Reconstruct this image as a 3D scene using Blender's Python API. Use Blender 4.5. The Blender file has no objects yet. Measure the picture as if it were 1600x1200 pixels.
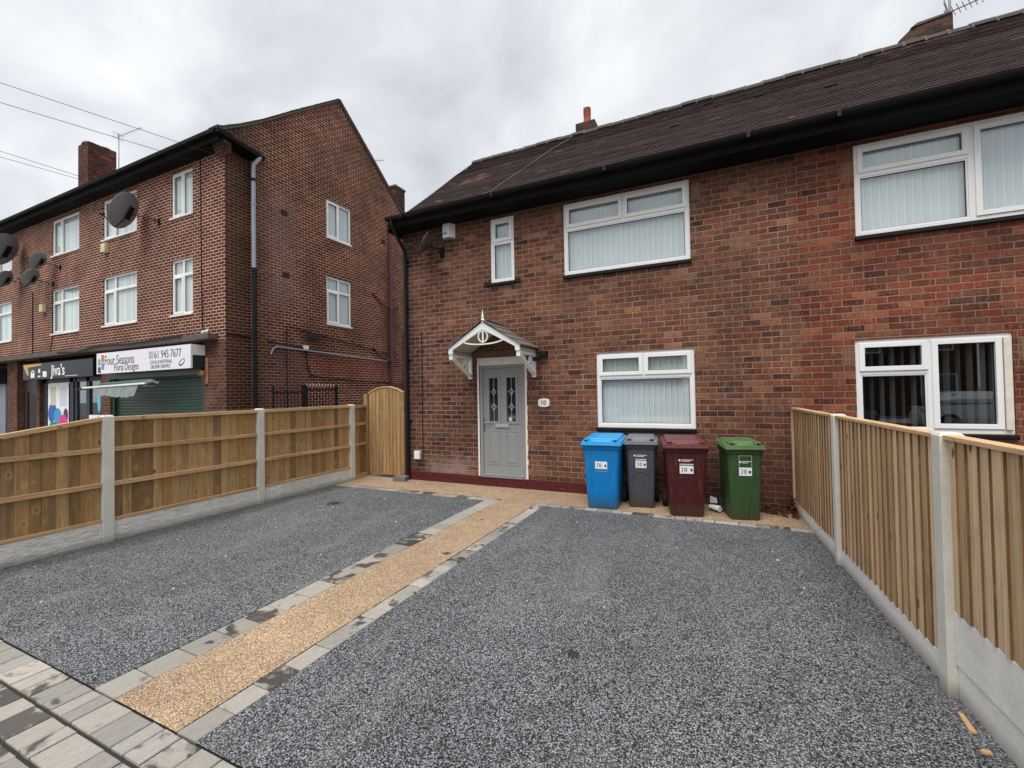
import bpy, math, random
from mathutils import Vector, Matrix
random.seed(7)
R = math.radians
H = 1.68                       # camera height above the driveway
scene = bpy.context.scene
COL = scene.collection

# ------------------------------------------------------------------ camera
YAW, PITCH, ROLL, F = 0.4365, 0.0186, -0.0176, 685.0
fw = Vector((-math.sin(YAW)*math.cos(PITCH), math.cos(YAW)*math.cos(PITCH), math.sin(PITCH)))
rt0 = Vector((math.cos(YAW), math.sin(YAW), 0)); up0 = rt0.cross(fw)
rt = rt0*math.cos(ROLL) + up0*math.sin(ROLL)
up = -rt0*math.sin(ROLL) + up0*math.cos(ROLL)
cam_d = bpy.data.cameras.new("camera"); cam = bpy.data.objects.new("camera", cam_d); COL.objects.link(cam)
m = Matrix.Identity(4)
for i in range(3):
    m[i][0] = rt[i]; m[i][1] = up[i]; m[i][2] = -fw[i]
m[2][3] = H
cam.matrix_world = m
cam_d.sensor_width = 36; cam_d.lens = 36*F/1600.0
cam_d.clip_start = 0.05; cam_d.clip_end = 2000
scene.camera = cam

# ------------------------------------------------------------------ view
vs = scene.view_settings
vs.view_transform = 'Standard'; vs.look = 'None'; vs.exposure = 0.78; vs.gamma = 1.0; vs.use_curve_mapping = False
scene.cycles.max_bounces = 6; scene.cycles.diffuse_bounces = 3; scene.cycles.glossy_bounces = 3
scene.cycles.transparent_max_bounces = 12; scene.cycles.transmission_bounces = 4

# ------------------------------------------------------------------ world: overcast
SUN_EL, SUN_ROT = R(62), R(180)
w = bpy.data.worlds.new("World"); scene.world = w; w.use_nodes = True
nt = w.node_tree; nt.nodes.clear()
def N(t, k, **kw):
    n = t.nodes.new(k)
    for a, b in kw.items(): setattr(n, a, b)
    return n
out = N(nt, 'ShaderNodeOutputWorld'); bg = N(nt, 'ShaderNodeBackground'); bg2 = N(nt, 'ShaderNodeBackground'); add = N(nt, 'ShaderNodeAddShader')
sky = N(nt, 'ShaderNodeTexSky', sky_type='NISHITA', sun_disc=False, sun_elevation=SUN_EL, sun_rotation=SUN_ROT)
sky.air_density = 1.0; sky.dust_density = 4.0
nt.links.new(sky.outputs[0], bg.inputs[0]); bg.inputs[1].default_value = 0.012
tc = N(nt, 'ShaderNodeTexCoord'); sep = N(nt, 'ShaderNodeSeparateXYZ'); nt.links.new(tc.outputs['Generated'], sep.inputs[0])
# clouds on a flat layer: direction / (z + .25)
mx = N(nt, 'ShaderNodeMath', operation='MAXIMUM'); nt.links.new(sep.outputs[2], mx.inputs[0]); mx.inputs[1].default_value = 0
ad = N(nt, 'ShaderNodeMath', operation='ADD'); nt.links.new(mx.outputs[0], ad.inputs[0]); ad.inputs[1].default_value = 0.85
dv = N(nt, 'ShaderNodeVectorMath', operation='DIVIDE'); nt.links.new(tc.outputs['Generated'], dv.inputs[0])
cmb = N(nt, 'ShaderNodeCombineXYZ')
for i in range(3): nt.links.new(ad.outputs[0], cmb.inputs[i])
nt.links.new(cmb.outputs[0], dv.inputs[1])
n1 = N(nt, 'ShaderNodeTexNoise'); n1.inputs['Scale'].default_value = 3.4; n1.inputs['Detail'].default_value = 6; n1.inputs['Roughness'].default_value = 0.52; n1.inputs['Distortion'].default_value = 0.35
nt.links.new(dv.outputs[0], n1.inputs['Vector'])
rp = N(nt, 'ShaderNodeValToRGB'); nt.links.new(n1.outputs['Fac'], rp.inputs[0])
e = rp.color_ramp.elements
e[0].position = 0.32; e[0].color = (0.315, 0.325, 0.345, 1)
e[1].position = 0.70; e[1].color = (0.60, 0.604, 0.61, 1)
x = e.new(0.5); x.color = (0.435, 0.446, 0.462, 1)
# a bright band low down, brighter overhead
mr = N(nt, 'ShaderNodeMapRange'); nt.links.new(sep.outputs[2], mr.inputs[0])
mr.inputs[1].default_value = 0.72; mr.inputs[2].default_value = 1.0; mr.inputs[3].default_value = 1.0; mr.inputs[4].default_value = 2.2
mr2 = N(nt, 'ShaderNodeMapRange'); nt.links.new(sep.outputs[2], mr2.inputs[0])
mr2.inputs[1].default_value = 0.0; mr2.inputs[2].default_value = 0.45; mr2.inputs[3].default_value = 1.14; mr2.inputs[4].default_value = 0.97
ml = N(nt, 'ShaderNodeMath', operation='MULTIPLY'); nt.links.new(mr.outputs[0], ml.inputs[0]); nt.links.new(mr2.outputs[0], ml.inputs[1])
nt.links.new(rp.outputs[0], bg2.inputs[0]); nt.links.new(ml.outputs[0], bg2.inputs[1])
nt.links.new(bg.outputs[0], add.inputs[0]); nt.links.new(bg2.outputs[0], add.inputs[1]); nt.links.new(add.outputs[0], out.inputs[0])

sd = bpy.data.lights.new("sun", 'SUN'); sun = bpy.data.objects.new("sun", sd); COL.objects.link(sun)
sd.energy = 1.5; sd.angle = R(35); sd.color = (1.0, 0.98, 0.95)
# sky sun_rotation is measured clockwise from +Y
sdir = Vector((math.sin(SUN_ROT)*math.cos(SUN_EL), math.cos(SUN_ROT)*math.cos(SUN_EL), math.sin(SUN_EL)))
sun.rotation_euler = sdir.to_track_quat('Z', 'Y').to_euler(); sun.location = (0, -5, 20)

# ------------------------------------------------------------------ materials
def lin(c):
    return tuple((v/255/12.92 if v/255 <= 0.04045 else ((v/255+0.055)/1.055)**2.4) for v in c) + (1,)
class Mat:
    def __init__(s, name, rough=0.7, col=None, spec=0.5, metal=0.0):
        s.m = bpy.data.materials.new(name); s.m.use_nodes = True; s.t = s.m.node_tree
        s.b = s.t.nodes['Principled BSDF']; s.b.inputs['Roughness'].default_value = rough
        s.b.inputs['Specular IOR Level'].default_value = spec; s.b.inputs['Metallic'].default_value = metal
        if col: s.b.inputs['Base Color'].default_value = col
    def n(s, k, **kw): return N(s.t, k, **kw)
    def l(s, a, b): s.t.links.new(a, b)
    def obj(s, scale=(1, 1, 1), src='Object', loc=(0, 0, 0)):
        t = s.n('ShaderNodeTexCoord'); mp = s.n('ShaderNodeMapping'); mp.inputs['Scale'].default_value = scale; mp.inputs['Location'].default_value = loc
        s.l(t.outputs[src], mp.inputs[0]); return mp.outputs[0]
    def noise(s, vec, scale=5, detail=4, rough=0.6, dist=0, w=None):
        n = s.n('ShaderNodeTexNoise'); n.inputs['Scale'].default_value = scale; n.inputs['Detail'].default_value = detail
        n.inputs['Roughness'].default_value = rough; n.inputs['Distortion'].default_value = dist
        if w is not None: n.noise_dimensions = '4D'; s.l(w, n.inputs['W'])
        s.l(vec, n.inputs['Vector']); return n.outputs['Fac']
    def ramp(s, fac, stops, interp='LINEAR'):
        r = s.n('ShaderNodeValToRGB'); r.color_ramp.interpolation = interp; s.l(fac, r.inputs[0])
        el = r.color_ramp.elements
        while len(el) > 1: el.remove(el[0])
        el[0].position = stops[0][0]; el[0].color = stops[0][1]
        for p, c in stops[1:]: q = el.new(p); q.color = c
        return r.outputs[0]
    def mr(s, fac, a, b, c=0., d=1.):
        r = s.n('ShaderNodeMapRange'); s.l(fac, r.inputs[0])
        for i, v in enumerate((a, b, c, d)): r.inputs[i+1].default_value = v
        return r.outputs[0]
    def mix(s, fac, a, b, mode='MIX'):
        x = s.n('ShaderNodeMix', data_type='RGBA', blend_type=mode)
        for inp, v in ((x.inputs[0], fac), (x.inputs[6], a), (x.inputs[7], b)):
            if isinstance(v, (int, float)): inp.default_value = v
            elif isinstance(v, tuple): inp.default_value = v
            else: s.l(v, inp)
        return x.outputs[2]
    def math(s, op, a, b=0.0, clamp=False):
        x = s.n('ShaderNodeMath', operation=op, use_clamp=clamp)
        for i, v in enumerate((a, b)):
            if isinstance(v, (int, float)): x.inputs[i].default_value = v
            else: s.l(v, x.inputs[i])
        return x.outputs[0]
    def attr(s, name='tone'):
        a = s.n('ShaderNodeAttribute', attribute_name=name); return a.outputs['Fac']
    def color(s, c): s.l(c, s.b.inputs['Base Color']); return s
    def bump(s, h, dist=0.01, strength=1.0):
        b = s.n('ShaderNodeBump'); b.inputs['Distance'].default_value = dist; b.inputs['Strength'].default_value = strength
        s.l(h, b.inputs['Height']); s.l(b.outputs[0], s.b.inputs['Normal']); return s
G = lambda v: (v, v, v, 1)

def brick_mat(name, ramps, mortar, mortar_amt=0.009, zone=None, wash=0.5, off=(0, 0, 0), tint_areas=None, mortar2=None, third=None):
    M = Mat(name, 0.9, spec=0.25)
    t = M.n('ShaderNodeTexCoord'); P = M.obj()
    nz = M.n('ShaderNodeTexNoise'); nz.inputs['Scale'].default_value = 9; nz.inputs['Detail'].default_value = 3
    M.l(P, nz.inputs['Vector'])
    sub = M.n('ShaderNodeVectorMath', operation='SUBTRACT'); M.l(nz.outputs['Color'], sub.inputs[0]); sub.inputs[1].default_value = (.5, .5, .5)
    sc = M.n('ShaderNodeVectorMath', operation='MULTIPLY_ADD'); M.l(sub.outputs[0], sc.inputs[0]); sc.inputs[1].default_value = (.012, .008, 0)
    M.l(t.outputs['UV'], sc.inputs[2])
    ofs = M.n('ShaderNodeVectorMath', operation='ADD'); M.l(sc.outputs[0], ofs.inputs[0]); ofs.inputs[1].default_value = off
    b = M.n('ShaderNodeTexBrick', offset=0.5, offset_frequency=2, squash=1, squash_frequency=2)
    M.l(ofs.outputs[0], b.inputs['Vector'])
    b.inputs['Color1'].default_value = G(0); b.inputs['Color2'].default_value = G(1); b.inputs['Mortar'].default_value = G(.5)
    b.inputs['Scale'].default_value = 1; b.inputs['Mortar Size'].default_value = mortar_amt; b.inputs['Mortar Smooth'].default_value = 0.35
    b.inputs['Brick Width'].default_value = .2325; b.inputs['Row Height'].default_value = .085
    sp = M.n('ShaderNodeSeparateColor'); M.l(b.outputs['Color'], sp.inputs[0]); rnd = sp.outputs[0]
    c = M.ramp(rnd, ramps[0])
    if zone:
        c2 = M.ramp(rnd, ramps[1])
        sx = M.n('ShaderNodeSeparateXYZ'); M.l(t.outputs['UV'], sx.inputs[0])
        ln = M.noise(P, 0.6, 3)
        zz = M.math('ADD', sx.outputs[0], M.math('MULTIPLY', M.math('SUBTRACT', ln, .5), 3.5))
        zv = M.math('ADD', zz, M.math('MULTIPLY', sx.outputs[1], zone[2]))
        c = M.mix(M.mr(zv, zone[0], zone[1]), c, c2)
        if third: c = M.mix(M.mr(M.math('ADD', zz, M.math('MULTIPLY', M.math('SUBTRACT', M.noise(P, 5, 3), .5), 1.5)), third[1], third[2], 0, .8), c, M.ramp(rnd, third[0]))
    # streaks inside each brick + broad patches
    st = M.noise(M.obj((1, 1, 1)), 24, 5, .7)
    c = M.mix(.8, c, M.ramp(st, [(.25, G(.5)), (.75, G(1.4))]), 'MULTIPLY')
    sm = M.noise(P, 60, 2, .7)
    c = M.mix(M.mr(sm, .55, .8, 0, .5), c, lin((178, 146, 122)))
    # lime bloom
    wsh = M.noise(M.obj((1, 1, 1.6)), 1.7, 6, .65)
    wm = M.math('MULTIPLY', M.mr(wsh, .44, .74), M.mr(st, .35, .7))
    c = M.mix(M.math('MULTIPLY', wm, wash), c, lin((178, 142, 118)))
    vs1 = M.noise(M.obj((34, 34, 5)), 1.0, 4, .7)
    c = M.mix(M.mr(vs1, .52, .74, 0, .5*min(1, wash*2)), c, lin((176, 146, 124)))
    mc = M.mix(M.mr(M.noise(P, 3.5, 5, .7), .3, .7), mortar, mortar2 or tuple(v*.55 for v in mortar[:3])+(1,))
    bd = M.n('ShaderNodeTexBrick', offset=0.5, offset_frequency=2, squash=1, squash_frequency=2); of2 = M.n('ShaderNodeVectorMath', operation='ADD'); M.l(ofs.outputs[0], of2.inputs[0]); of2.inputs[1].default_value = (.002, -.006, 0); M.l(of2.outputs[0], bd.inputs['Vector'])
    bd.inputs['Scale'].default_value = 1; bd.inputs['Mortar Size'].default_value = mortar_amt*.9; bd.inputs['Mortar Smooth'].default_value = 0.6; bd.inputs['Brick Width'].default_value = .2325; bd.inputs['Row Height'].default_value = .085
    c = M.mix(M.math('MULTIPLY', bd.outputs['Fac'], M.mr(M.noise(P, 6, 4, .7), .35, .65, .15, .8)), c, lin((34, 22, 20)))  # shade under each brick's lower edge painted as a dark line
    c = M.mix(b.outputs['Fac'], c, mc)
    dk = M.noise(P, 0.9, 5, .6)
    c = M.mix(.75, c, M.ramp(dk, [(.32, G(.5)), (.5, G(.92)), (.66, G(1.25))]), 'MULTIPLY')
    if tint_areas:   # damp, bloom and streaks, plus plain darker areas, each with its place
        nn = M.math('MULTIPLY', M.math('SUBTRACT', M.noise(P, 2.2, 5, .7), .5), .9)
        sx2 = M.n('ShaderNodeSeparateXYZ'); M.l(t.outputs['UV'], sx2.inputs[0])
        su = M.math('ADD', sx2.outputs[0], nn); sv = M.math('ADD', sx2.outputs[1], nn)
        for (u0, u1, v0, v1, amt, colr, sf) in tint_areas:
            k = M.math('MULTIPLY', M.math('MULTIPLY', M.mr(su, u0-sf, u0+sf), M.mr(su, u1+sf, u1-sf)), M.math('MULTIPLY', M.mr(sv, v0-sf, v0+sf), M.mr(sv, v1+sf, v1-sf)))
            c = M.mix(M.math('MULTIPLY', k, amt), c, colr)
    M.color(c)
    h = M.math('SUBTRACT', M.math('MULTIPLY', st, .35), b.outputs['Fac'])
    M.bump(h, .013, 1.0)
    return M.m

MORT = lin((172, 144, 124))
rA = [(0, lin((46, 26, 27))), (.3, lin((72, 38, 33))), (.6, lin((96, 52, 40))), (.85, lin((80, 42, 34))), (1, lin((112, 66, 50)))]
rB = [(0, lin((50, 30, 28))), (.06, lin((76, 42, 34))), (.2, lin((94, 54, 41))), (.45, lin((122, 70, 50))), (.65, lin((100, 54, 40))), (.82, lin((94, 64, 48))), (1, lin((146, 98, 72)))]
rC = [(0, lin((58, 28, 30))), (.05, lin((84, 38, 32))), (.22, lin((104, 48, 36))), (.45, lin((134, 60, 42))), (.65, lin((108, 46, 34))), (.82, lin((102, 60, 44))), (1, lin((152, 86, 60)))]
rD = [(0, lin((50, 22, 22))), (.3, lin((80, 36, 30))), (.6, lin((100, 46, 37))), (.85, lin((86, 40, 33))), (1, lin((116, 58, 46)))]
rF = [(0, lin((50, 28, 26))), (.4, lin((92, 52, 44))), (.7, lin((74, 44, 38))), (1, lin((124, 78, 64)))]
rE = [(0, lin((46, 36, 34))), (.5, lin((76, 54, 46))), (1, lin((96, 70, 58)))]
BR_HOUSE = brick_mat('house_brick', [rA, rB], MORT, .0078, zone=(-4.0, -1.3, .55), wash=.5, third=(rC, .2, 2.4), tint_areas=[(-.6, 3, -1, .75, .5, lin((52, 34, 34)), .4), (-6.2, -5.35, -1, 9, .4, lin((40, 28, 30)), .2), (-5.1, -4.0, .15, .42, .4, lin((176, 158, 146)), .12), (-2.6, 0.1, 3.0, 3.5, .22, lin((60, 44, 38)), .15), (-2.0, -.1, .6, 1.05, .25, lin((56, 40, 36)), .12), (-6, 8, 4.6, 5.3, .3, lin((60, 42, 34)), .2), (-4.6, -2.4, 2.5, 2.9, .25, lin((60, 42, 36)), .2)])  # sill streaks, damp, bloom; also darker below the eaves and at the corner
BR_NEXT = brick_mat('neighbour_brick', [rC, rC], lin((166, 134, 112)), .0078, wash=.4, tint_areas=[(0, 1.9, -1, .9, .5, lin((52, 34, 34)), .4), (-6, 9, 4.6, 5.3, .3, lin((60, 42, 34)), .2), (1.6, 4, 3.1, 3.5, .25, lin((66, 40, 36)), .15)])  # damp by the fence, sill streaks; also darker below the eaves
BR_SHOP = brick_mat('shop_brick', [rD, rD], lin((230, 192, 166)), .0118, wash=.1, mortar2=lin((188, 150, 130)))
BR_DARK = brick_mat('gable_brick', [rD, rD], lin((220, 178, 148)), .0118, wash=.1, mortar2=lin((160, 122, 100)),
                    tint_areas=[(8.2, 9.1, 4.2, 7.6, .35, lin((136, 112, 108)), .3), (7.0, 8.15, -1, 9, .55, lin((56, 46, 32)), .25), (8.2, 9.4, -1, 3.2, .45, lin((96, 72, 74)), .3), (9.6, 13.2, 2.3, 2.95, .28, lin((140, 62, 48)), .12), (9.3, 10.1, 2.9, 3.7, .5, lin((52, 38, 30)), .15), (12.9, 13.6, 2.4, 5.4, .35, lin((48, 34, 30)), .2)])  # pale bloom and redder patch; also darker along the recess strip and pipes
BR_STACK = brick_mat('stack_brick', [rE, rE], lin((96, 84, 74)), .007, wash=.1); BR_STACK2 = brick_mat('red_stack_brick', [rF, rF], lin((110, 84, 72)), .007, wash=.1)

def plain(name, rgb, rough=.6, spec=.5, metal=0, var=.12, scale=6, bump=0, bscale=80):
    M = Mat(name, rough, spec=spec, metal=metal); P = M.obj()
    c = lin(rgb); n = M.noise(P, scale, 5, .65)
    M.color(M.mix(1.0, c, M.ramp(n, [(.25, G(1-var)), (.75, G(1+var))]), 'MULTIPLY'))
    if bump: M.bump(M.noise(P, bscale, 3), bump)
    return M.m
WHITE = plain('white_pvc', (238, 238, 236), .35, .5, var=.04, scale=3)
WHITE2 = plain('white_paint', (232, 230, 222), .55, var=.09, scale=9)
CREAM = plain('cream_render', (222, 214, 198), .8, var=.12)
BLACK = plain('black_plastic', (14, 14, 17), .5, spec=.3, var=.25, scale=5)
BLACKM = plain('black_timber', (7, 7, 8), .8, spec=.2, var=.3, scale=7)
GASKET = plain('gasket', (28, 28, 30), .6)
DOORG = Mat('door_grey', .55, spec=.4)
_n = DOORG.noise(DOORG.obj((14, 14, 1)), 12, 4); DOORG.color(DOORG.mix(1, lin((146, 149, 149)), DOORG.ramp(_n, [(.2, G(.93)), (.8, G(1.05))]), 'MULTIPLY')); DOORG.bump(_n, .0012); DOORG = DOORG.m
CHROME = plain('brushed_metal', (190, 192, 195), .28, metal=1, var=.05)
GALV = plain('galvanised', (150, 152, 155), .45, metal=.7, var=.1)
GREYPIPE = plain('grey_pipe', (150, 154, 164), .45, var=.12, scale=3)
REDPIPE = plain('oxide_pipe', (96, 44, 46), .6, var=.2, scale=4)
DISHM = plain('dish_mesh', (132, 135, 140), .5, var=.15, scale=12)
DISHG = plain('dish_grey', (92, 98, 96), .4, var=.1)
TERRA = plain('terracotta', (170, 92, 72), .8, var=.15, scale=8)
MORTAR = plain('mortar_cement', (96, 90, 80), .95, var=.3, scale=14, bump=.01)
LEAD = plain('lead_flash', (112, 112, 116), .6, var=.15)
CONC_BAND = plain('weathered_concrete', (92, 84, 78), .9, var=.3, scale=7, bump=.004)
DARKROOM = plain('dark_room', (60, 56, 52), .9)
BLOCKC = plain('grey_block', (104, 108, 108), .9, var=.15, bump=.003)
RUBBER = plain('rubber', (22, 22, 23), .8)
CARDB = plain('raw_wood_chip', (205, 160, 115), .8, var=.15)
LETTER_DK = plain('letter_grey', (92, 96, 100), .5)
LETTER_BK = plain('letter_black', (40, 40, 44), .5)
LETTER_WH = plain('letter_white', (238, 238, 240), .5)

def redplinth():
    M = Mat('red_masonry_paint', .75, spec=.3); P = M.obj()
    n = M.noise(P, 14, 6, .75)
    c = M.mix(M.noise(P, 3, 3), lin((98, 34, 36)), lin((74, 28, 30)))
    c = M.mix(M.mr(n, .63, .70), c, lin((176, 160, 148)))
    t = M.n('ShaderNodeTexCoord'); b = M.n('ShaderNodeTexBrick', offset=.5); M.l(t.outputs['UV'], b.inputs['Vector'])
    b.inputs['Scale'].default_value = 1; b.inputs['Mortar Size'].default_value = .006; b.inputs['Brick Width'].default_value = .2325; b.inputs['Row Height'].default_value = .085; b.inputs['Mortar Smooth'].default_value = .5
    c = M.mix(M.math('MULTIPLY', b.outputs['Fac'], .35), c, lin((70, 26, 28)))
    M.color(c); M.bump(M.math('SUBTRACT', n, b.outputs['Fac']), .006); return M.m
REDPL = redplinth()

def glassm():
    M = Mat('window_glass'); t = M.t; t.nodes.remove(M.b)
    o = t.nodes['Material Output']; ge = M.n('ShaderNodeNewGeometry'); dt = M.n('ShaderNodeVectorMath', operation='DOT_PRODUCT')
    M.l(ge.outputs['Incoming'], dt.inputs[0]); M.l(ge.outputs['Normal'], dt.inputs[1])
    sch = M.math('POWER', M.math('SUBTRACT', 1.0, M.math('ABSOLUTE', dt.outputs['Value'])), 5.0)
    fac = M.math('ADD', .13, M.math('MULTIPLY', sch, .85))
    tr = M.n('ShaderNodeBsdfTransparent'); tr.inputs[0].default_value = (.92, .97, .97, 1)
    gl = M.n('ShaderNodeBsdfGlossy'); gl.inputs['Roughness'].default_value = .005; gl.inputs[0].default_value = (.9, .96, 1, 1)
    mx = M.n('ShaderNodeMixShader'); M.l(fac, mx.inputs[0]); M.l(tr.outputs[0], mx.inputs[1]); M.l(gl.outputs[0], mx.inputs[2]); M.l(mx.outputs[0], o.inputs[0])
    return M.m
GLASS = glassm()

def blindm(name, rgb):
    M = Mat(name, .8, spec=.2); a = M.attr()
    M.color(M.mix(1, lin(rgb), M.ramp(a, [(0, G(.74)), (1, G(1.0))]), 'MULTIPLY')); return M.m
BLIND = blindm('blind_fabric', (244, 247, 247)); BLINDD = blindm('blind_dim', (104, 100, 96)); NET = blindm('net_curtain', (240, 240, 236))

def tarmac(name, dark):
    M = Mat(name, .75, spec=.3); P = M.obj()
    v = M.n('ShaderNodeTexVoronoi'); v.inputs['Scale'].default_value = 150; v.inputs['Randomness'].default_value = 1; M.l(P, v.inputs['Vector'])
    sp = M.n('ShaderNodeSeparateColor'); M.l(v.outputs['Color'], sp.inputs[0])
    if not dark:
        c = M.ramp(sp.outputs[0], [(0, lin((112, 88, 66))), (.2, lin((166, 138, 106))), (.5, lin((198, 170, 136))), (.8, lin((216, 192, 160))), (1, lin((238, 222, 200)))])
    else:
        c = M.ramp(sp.outputs[0], [(0, lin((24, 25, 27))), (.25, lin((44, 45, 48))), (.5, lin((102, 104, 107))), (.72, lin((150, 152, 155))), (.9, lin((176, 177, 180))), (1, lin((206, 207, 208)))])
    e = M.mr(v.outputs['Distance'], .25, .75)
    c = M.mix(M.math('MULTIPLY', e, .6), c, lin((30, 31, 33)) if dark else lin((110, 78, 50)))
    big = M.noise(P, .8, 5, .6); mid = M.noise(P, 5, 4, .6)
    c = M.mix(1, c, M.ramp(big, [(.3, G(.82)), (.7, G(1.12))]), 'MULTIPLY')
    c = M.mix(1, c, M.ramp(mid, [(.3, G(.88)), (.7, G(1.1))]), 'MULTIPLY')
    # two or three oil drips and scuffs
    sx = M.n('ShaderNodeVectorMath', operation='DISTANCE')
    for (px, py, r_) in (((-5.42, 5.02, .13), (-.87, 2.72, .05), (-3.98, 3.3, .04)) if dark else ((-2.62, 3.9, .05), (-2.85, 5.1, .03))):
        d = M.n('ShaderNodeVectorMath', operation='DISTANCE'); M.l(P, d.inputs[0]); d.inputs[1].default_value = (px, py, 0)
        dd = M.math('ADD', d.outputs['Value'], M.math('MULTIPLY', M.math('SUBTRACT', M.noise(P, 16, 4, .8), .5), r_*2.6))
        c = M.mix(M.mr(dd, r_, r_*.6, 0, .8), c, lin((30, 24, 22)))
    if dark:   # darker towards the left fence, tyre scuffs
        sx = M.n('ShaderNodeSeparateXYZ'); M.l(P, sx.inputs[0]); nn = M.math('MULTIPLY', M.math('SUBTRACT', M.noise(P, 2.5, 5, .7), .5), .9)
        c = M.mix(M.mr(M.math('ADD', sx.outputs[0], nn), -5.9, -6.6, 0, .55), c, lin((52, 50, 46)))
        c = M.mix(M.mr(M.noise(M.obj((1.6, .35, 1)), 1.3, 5, .6), .52, .75, 0, .3), c, lin((150, 150, 148)))
        c = M.mix(M.mr(M.noise(P, 1.7, 6, .75), .60, .72, 0, .35), c, lin((58, 58, 58)))
    M.color(c); M.bump(M.math('ADD', M.math('MULTIPLY', v.outputs['Distance'], -1), M.math('MULTIPLY', sp.outputs[1], .5)), .006, .8)
    return M.m
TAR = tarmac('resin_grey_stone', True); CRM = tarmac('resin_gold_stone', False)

def settm():
    M = Mat('stone_sett', .7, spec=.35); P = M.obj(); a = M.attr()
    c = M.ramp(a, [(0, lin((132, 128, 122))), (.25, lin((148, 143, 134))), (.5, lin((162, 155, 145))), (.75, lin((150, 147, 141))), (1, lin((176, 166, 155)))])
    st = M.noise(M.obj((9, 2.2, 1)), 5, 6, .7)
    c = M.mix(1, c, M.ramp(st, [(.25, G(.82)), (.75, G(1.14))]), 'MULTIPLY')
    c = M.mix(1, c, M.ramp(M.noise(P, 90, 2, .7), [(.3, G(.9)), (.7, G(1.08))]), 'MULTIPLY')
    # damp patches
    wt = M.noise(P, 5.5, 5, .6, .8, w=M.math('MULTIPLY', a, 9.0))
    blk = M.math('FRACT', M.math('MULTIPLY', a, 13.7))
    wt = M.math('ADD', wt, M.math('MULTIPLY', M.math('POWER', blk, 4.0), .22))
    wmask = M.mr(wt, .60, .68)
    c = M.mix(wmask, c, M.mix(1, c, G(.24), 'MULTIPLY'))
    M.color(c); M.l(M.mr(wmask, 0, 1, .78, .35), M.b.inputs['Roughness'])
    M.bump(st, .004, .6); return M.m
SETT = settm()
BED = plain('joint_sand', (44, 42, 36), .95, var=.3, scale=20)

def woodm(name, stops, axis=2, knots=.75, edge=False):
    M = Mat(name, .8, spec=.2); a = M.attr()
    s = [16, 16, 16]; s[axis] = .9
    P = M.obj(tuple(s)); W = M.math('MULTIPLY', a, 37.0)
    g = M.noise(P, 1.6, 5, .65, .6, w=W)
    c = M.ramp(a, stops)
    c = M.mix(1, c, M.ramp(g, [(.28, G(.58)), (.5, G(.95)), (.72, G(1.25))]), 'MULTIPLY')
    s2 = [60, 60, 60]; s2[axis] = 1.6
    c = M.mix(1, c, M.ramp(M.noise(M.obj(tuple(s2)), 3, 3, .6, w=W), [(.3, G(.84)), (.7, G(1.1))]), 'MULTIPLY')
    # knots
    s3 = [9, 9, 9]; s3[axis] = 5.5
    v = M.n('ShaderNodeTexVoronoi', voronoi_dimensions='4D'); v.inputs['Scale'].default_value = 1.0; M.l(M.obj(tuple(s3)), v.inputs['Vector']); M.l(W, v.inputs['W'])
    k = M.math('ADD', v.outputs['Distance'], M.math('MULTIPLY', M.math('SUBTRACT', M.noise(M.obj(), 40, 3), .5), .12))
    c = M.mix(M.mr(k, .42, .2, 0, knots*.45), c, lin((214, 176, 128)))
    c = M.mix(M.mr(k, .23, .12, 0, knots), c, lin((72, 42, 22)))
    # green/brown tanalith patches
    c = M.mix(M.mr(M.noise(M.obj(), 3.2, 4), .55, .75, 0, .3), c, lin((112, 94, 60)))
    # pale sawn marks
    c = M.mix(M.mr(M.noise(M.obj((3, 3, 3)), 3, 5, .7), .58, .8, 0, .4), c, lin((214, 188, 150)))
    M.color(c); M.bump(g, .003, .7); return M.m
WOOD_L = woodm('fence_board', [(0, lin((134, 104, 70))), (.25, lin((170, 138, 94))), (.5, lin((188, 154, 108))), (.8, lin((168, 128, 80))), (.95, lin((200, 166, 122))), (1, lin((106, 78, 52)))])
WOOD_R = woodm('weathered_board', [(0, lin((184, 154, 120))), (.4, lin((212, 184, 150))), (.8, lin((226, 198, 164))), (1, lin((198, 168, 130)))], knots=.85)
WOOD_E = woodm('board_edge', [(0, lin((122, 92, 60))), (1, lin((150, 116, 80)))], knots=.3)
WOOD_RAIL = woodm('fence_rail', [(0, lin((186, 150, 110))), (1, lin((210, 174, 132)))], axis=1)
WOOD_G = woodm('gate_board', [(0, lin((152, 119, 80))), (.5, lin((176, 142, 100))), (1, lin((160, 124, 84)))], knots=.7)
WOOD_GX = woodm('gate_rail', [(0, lin((186, 150, 110))), (1, lin((210, 174, 132)))], axis=0)

def concm(name, rgb, rough_face=False):
    M = Mat(name, .9, spec=.25); P = M.obj()
    n = M.noise(P, 4, 6, .7); f = M.noise(P, 70, 3, .8)
    c = M.mix(1, lin(rgb), M.ramp(n, [(.25, G(.78)), (.75, G(1.06))]), 'MULTIPLY')
    c = M.mix(1, c, M.ramp(f, [(.3, G(.86)), (.7, G(1.06))]), 'MULTIPLY')
    if rough_face:
        r_ = M.noise(M.obj((1, 5, 16)), 2.2, 6, .65, .8)
        c = M.mix(1, c, M.ramp(r_, [(.3, G(.8)), (.6, G(1.1))]), 'MULTIPLY'); M.bump(M.math('ADD', r_, M.math('MULTIPLY', f, .2)), .025, .8)
    else: M.bump(M.math('ADD', n, M.math('MULTIPLY', f, .5)), .004, .8)
    # dirt splash near the ground
    sx = M.n('ShaderNodeSeparateXYZ'); M.l(P, sx.inputs[0])
    d = M.mr(M.math('ADD', sx.outputs[2], M.math('MULTIPLY', n, -.12)), .03, -.06, 0, .6)
    c = M.mix(d, c, lin((96, 84, 66)))
    M.color(c); return M.m
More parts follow.
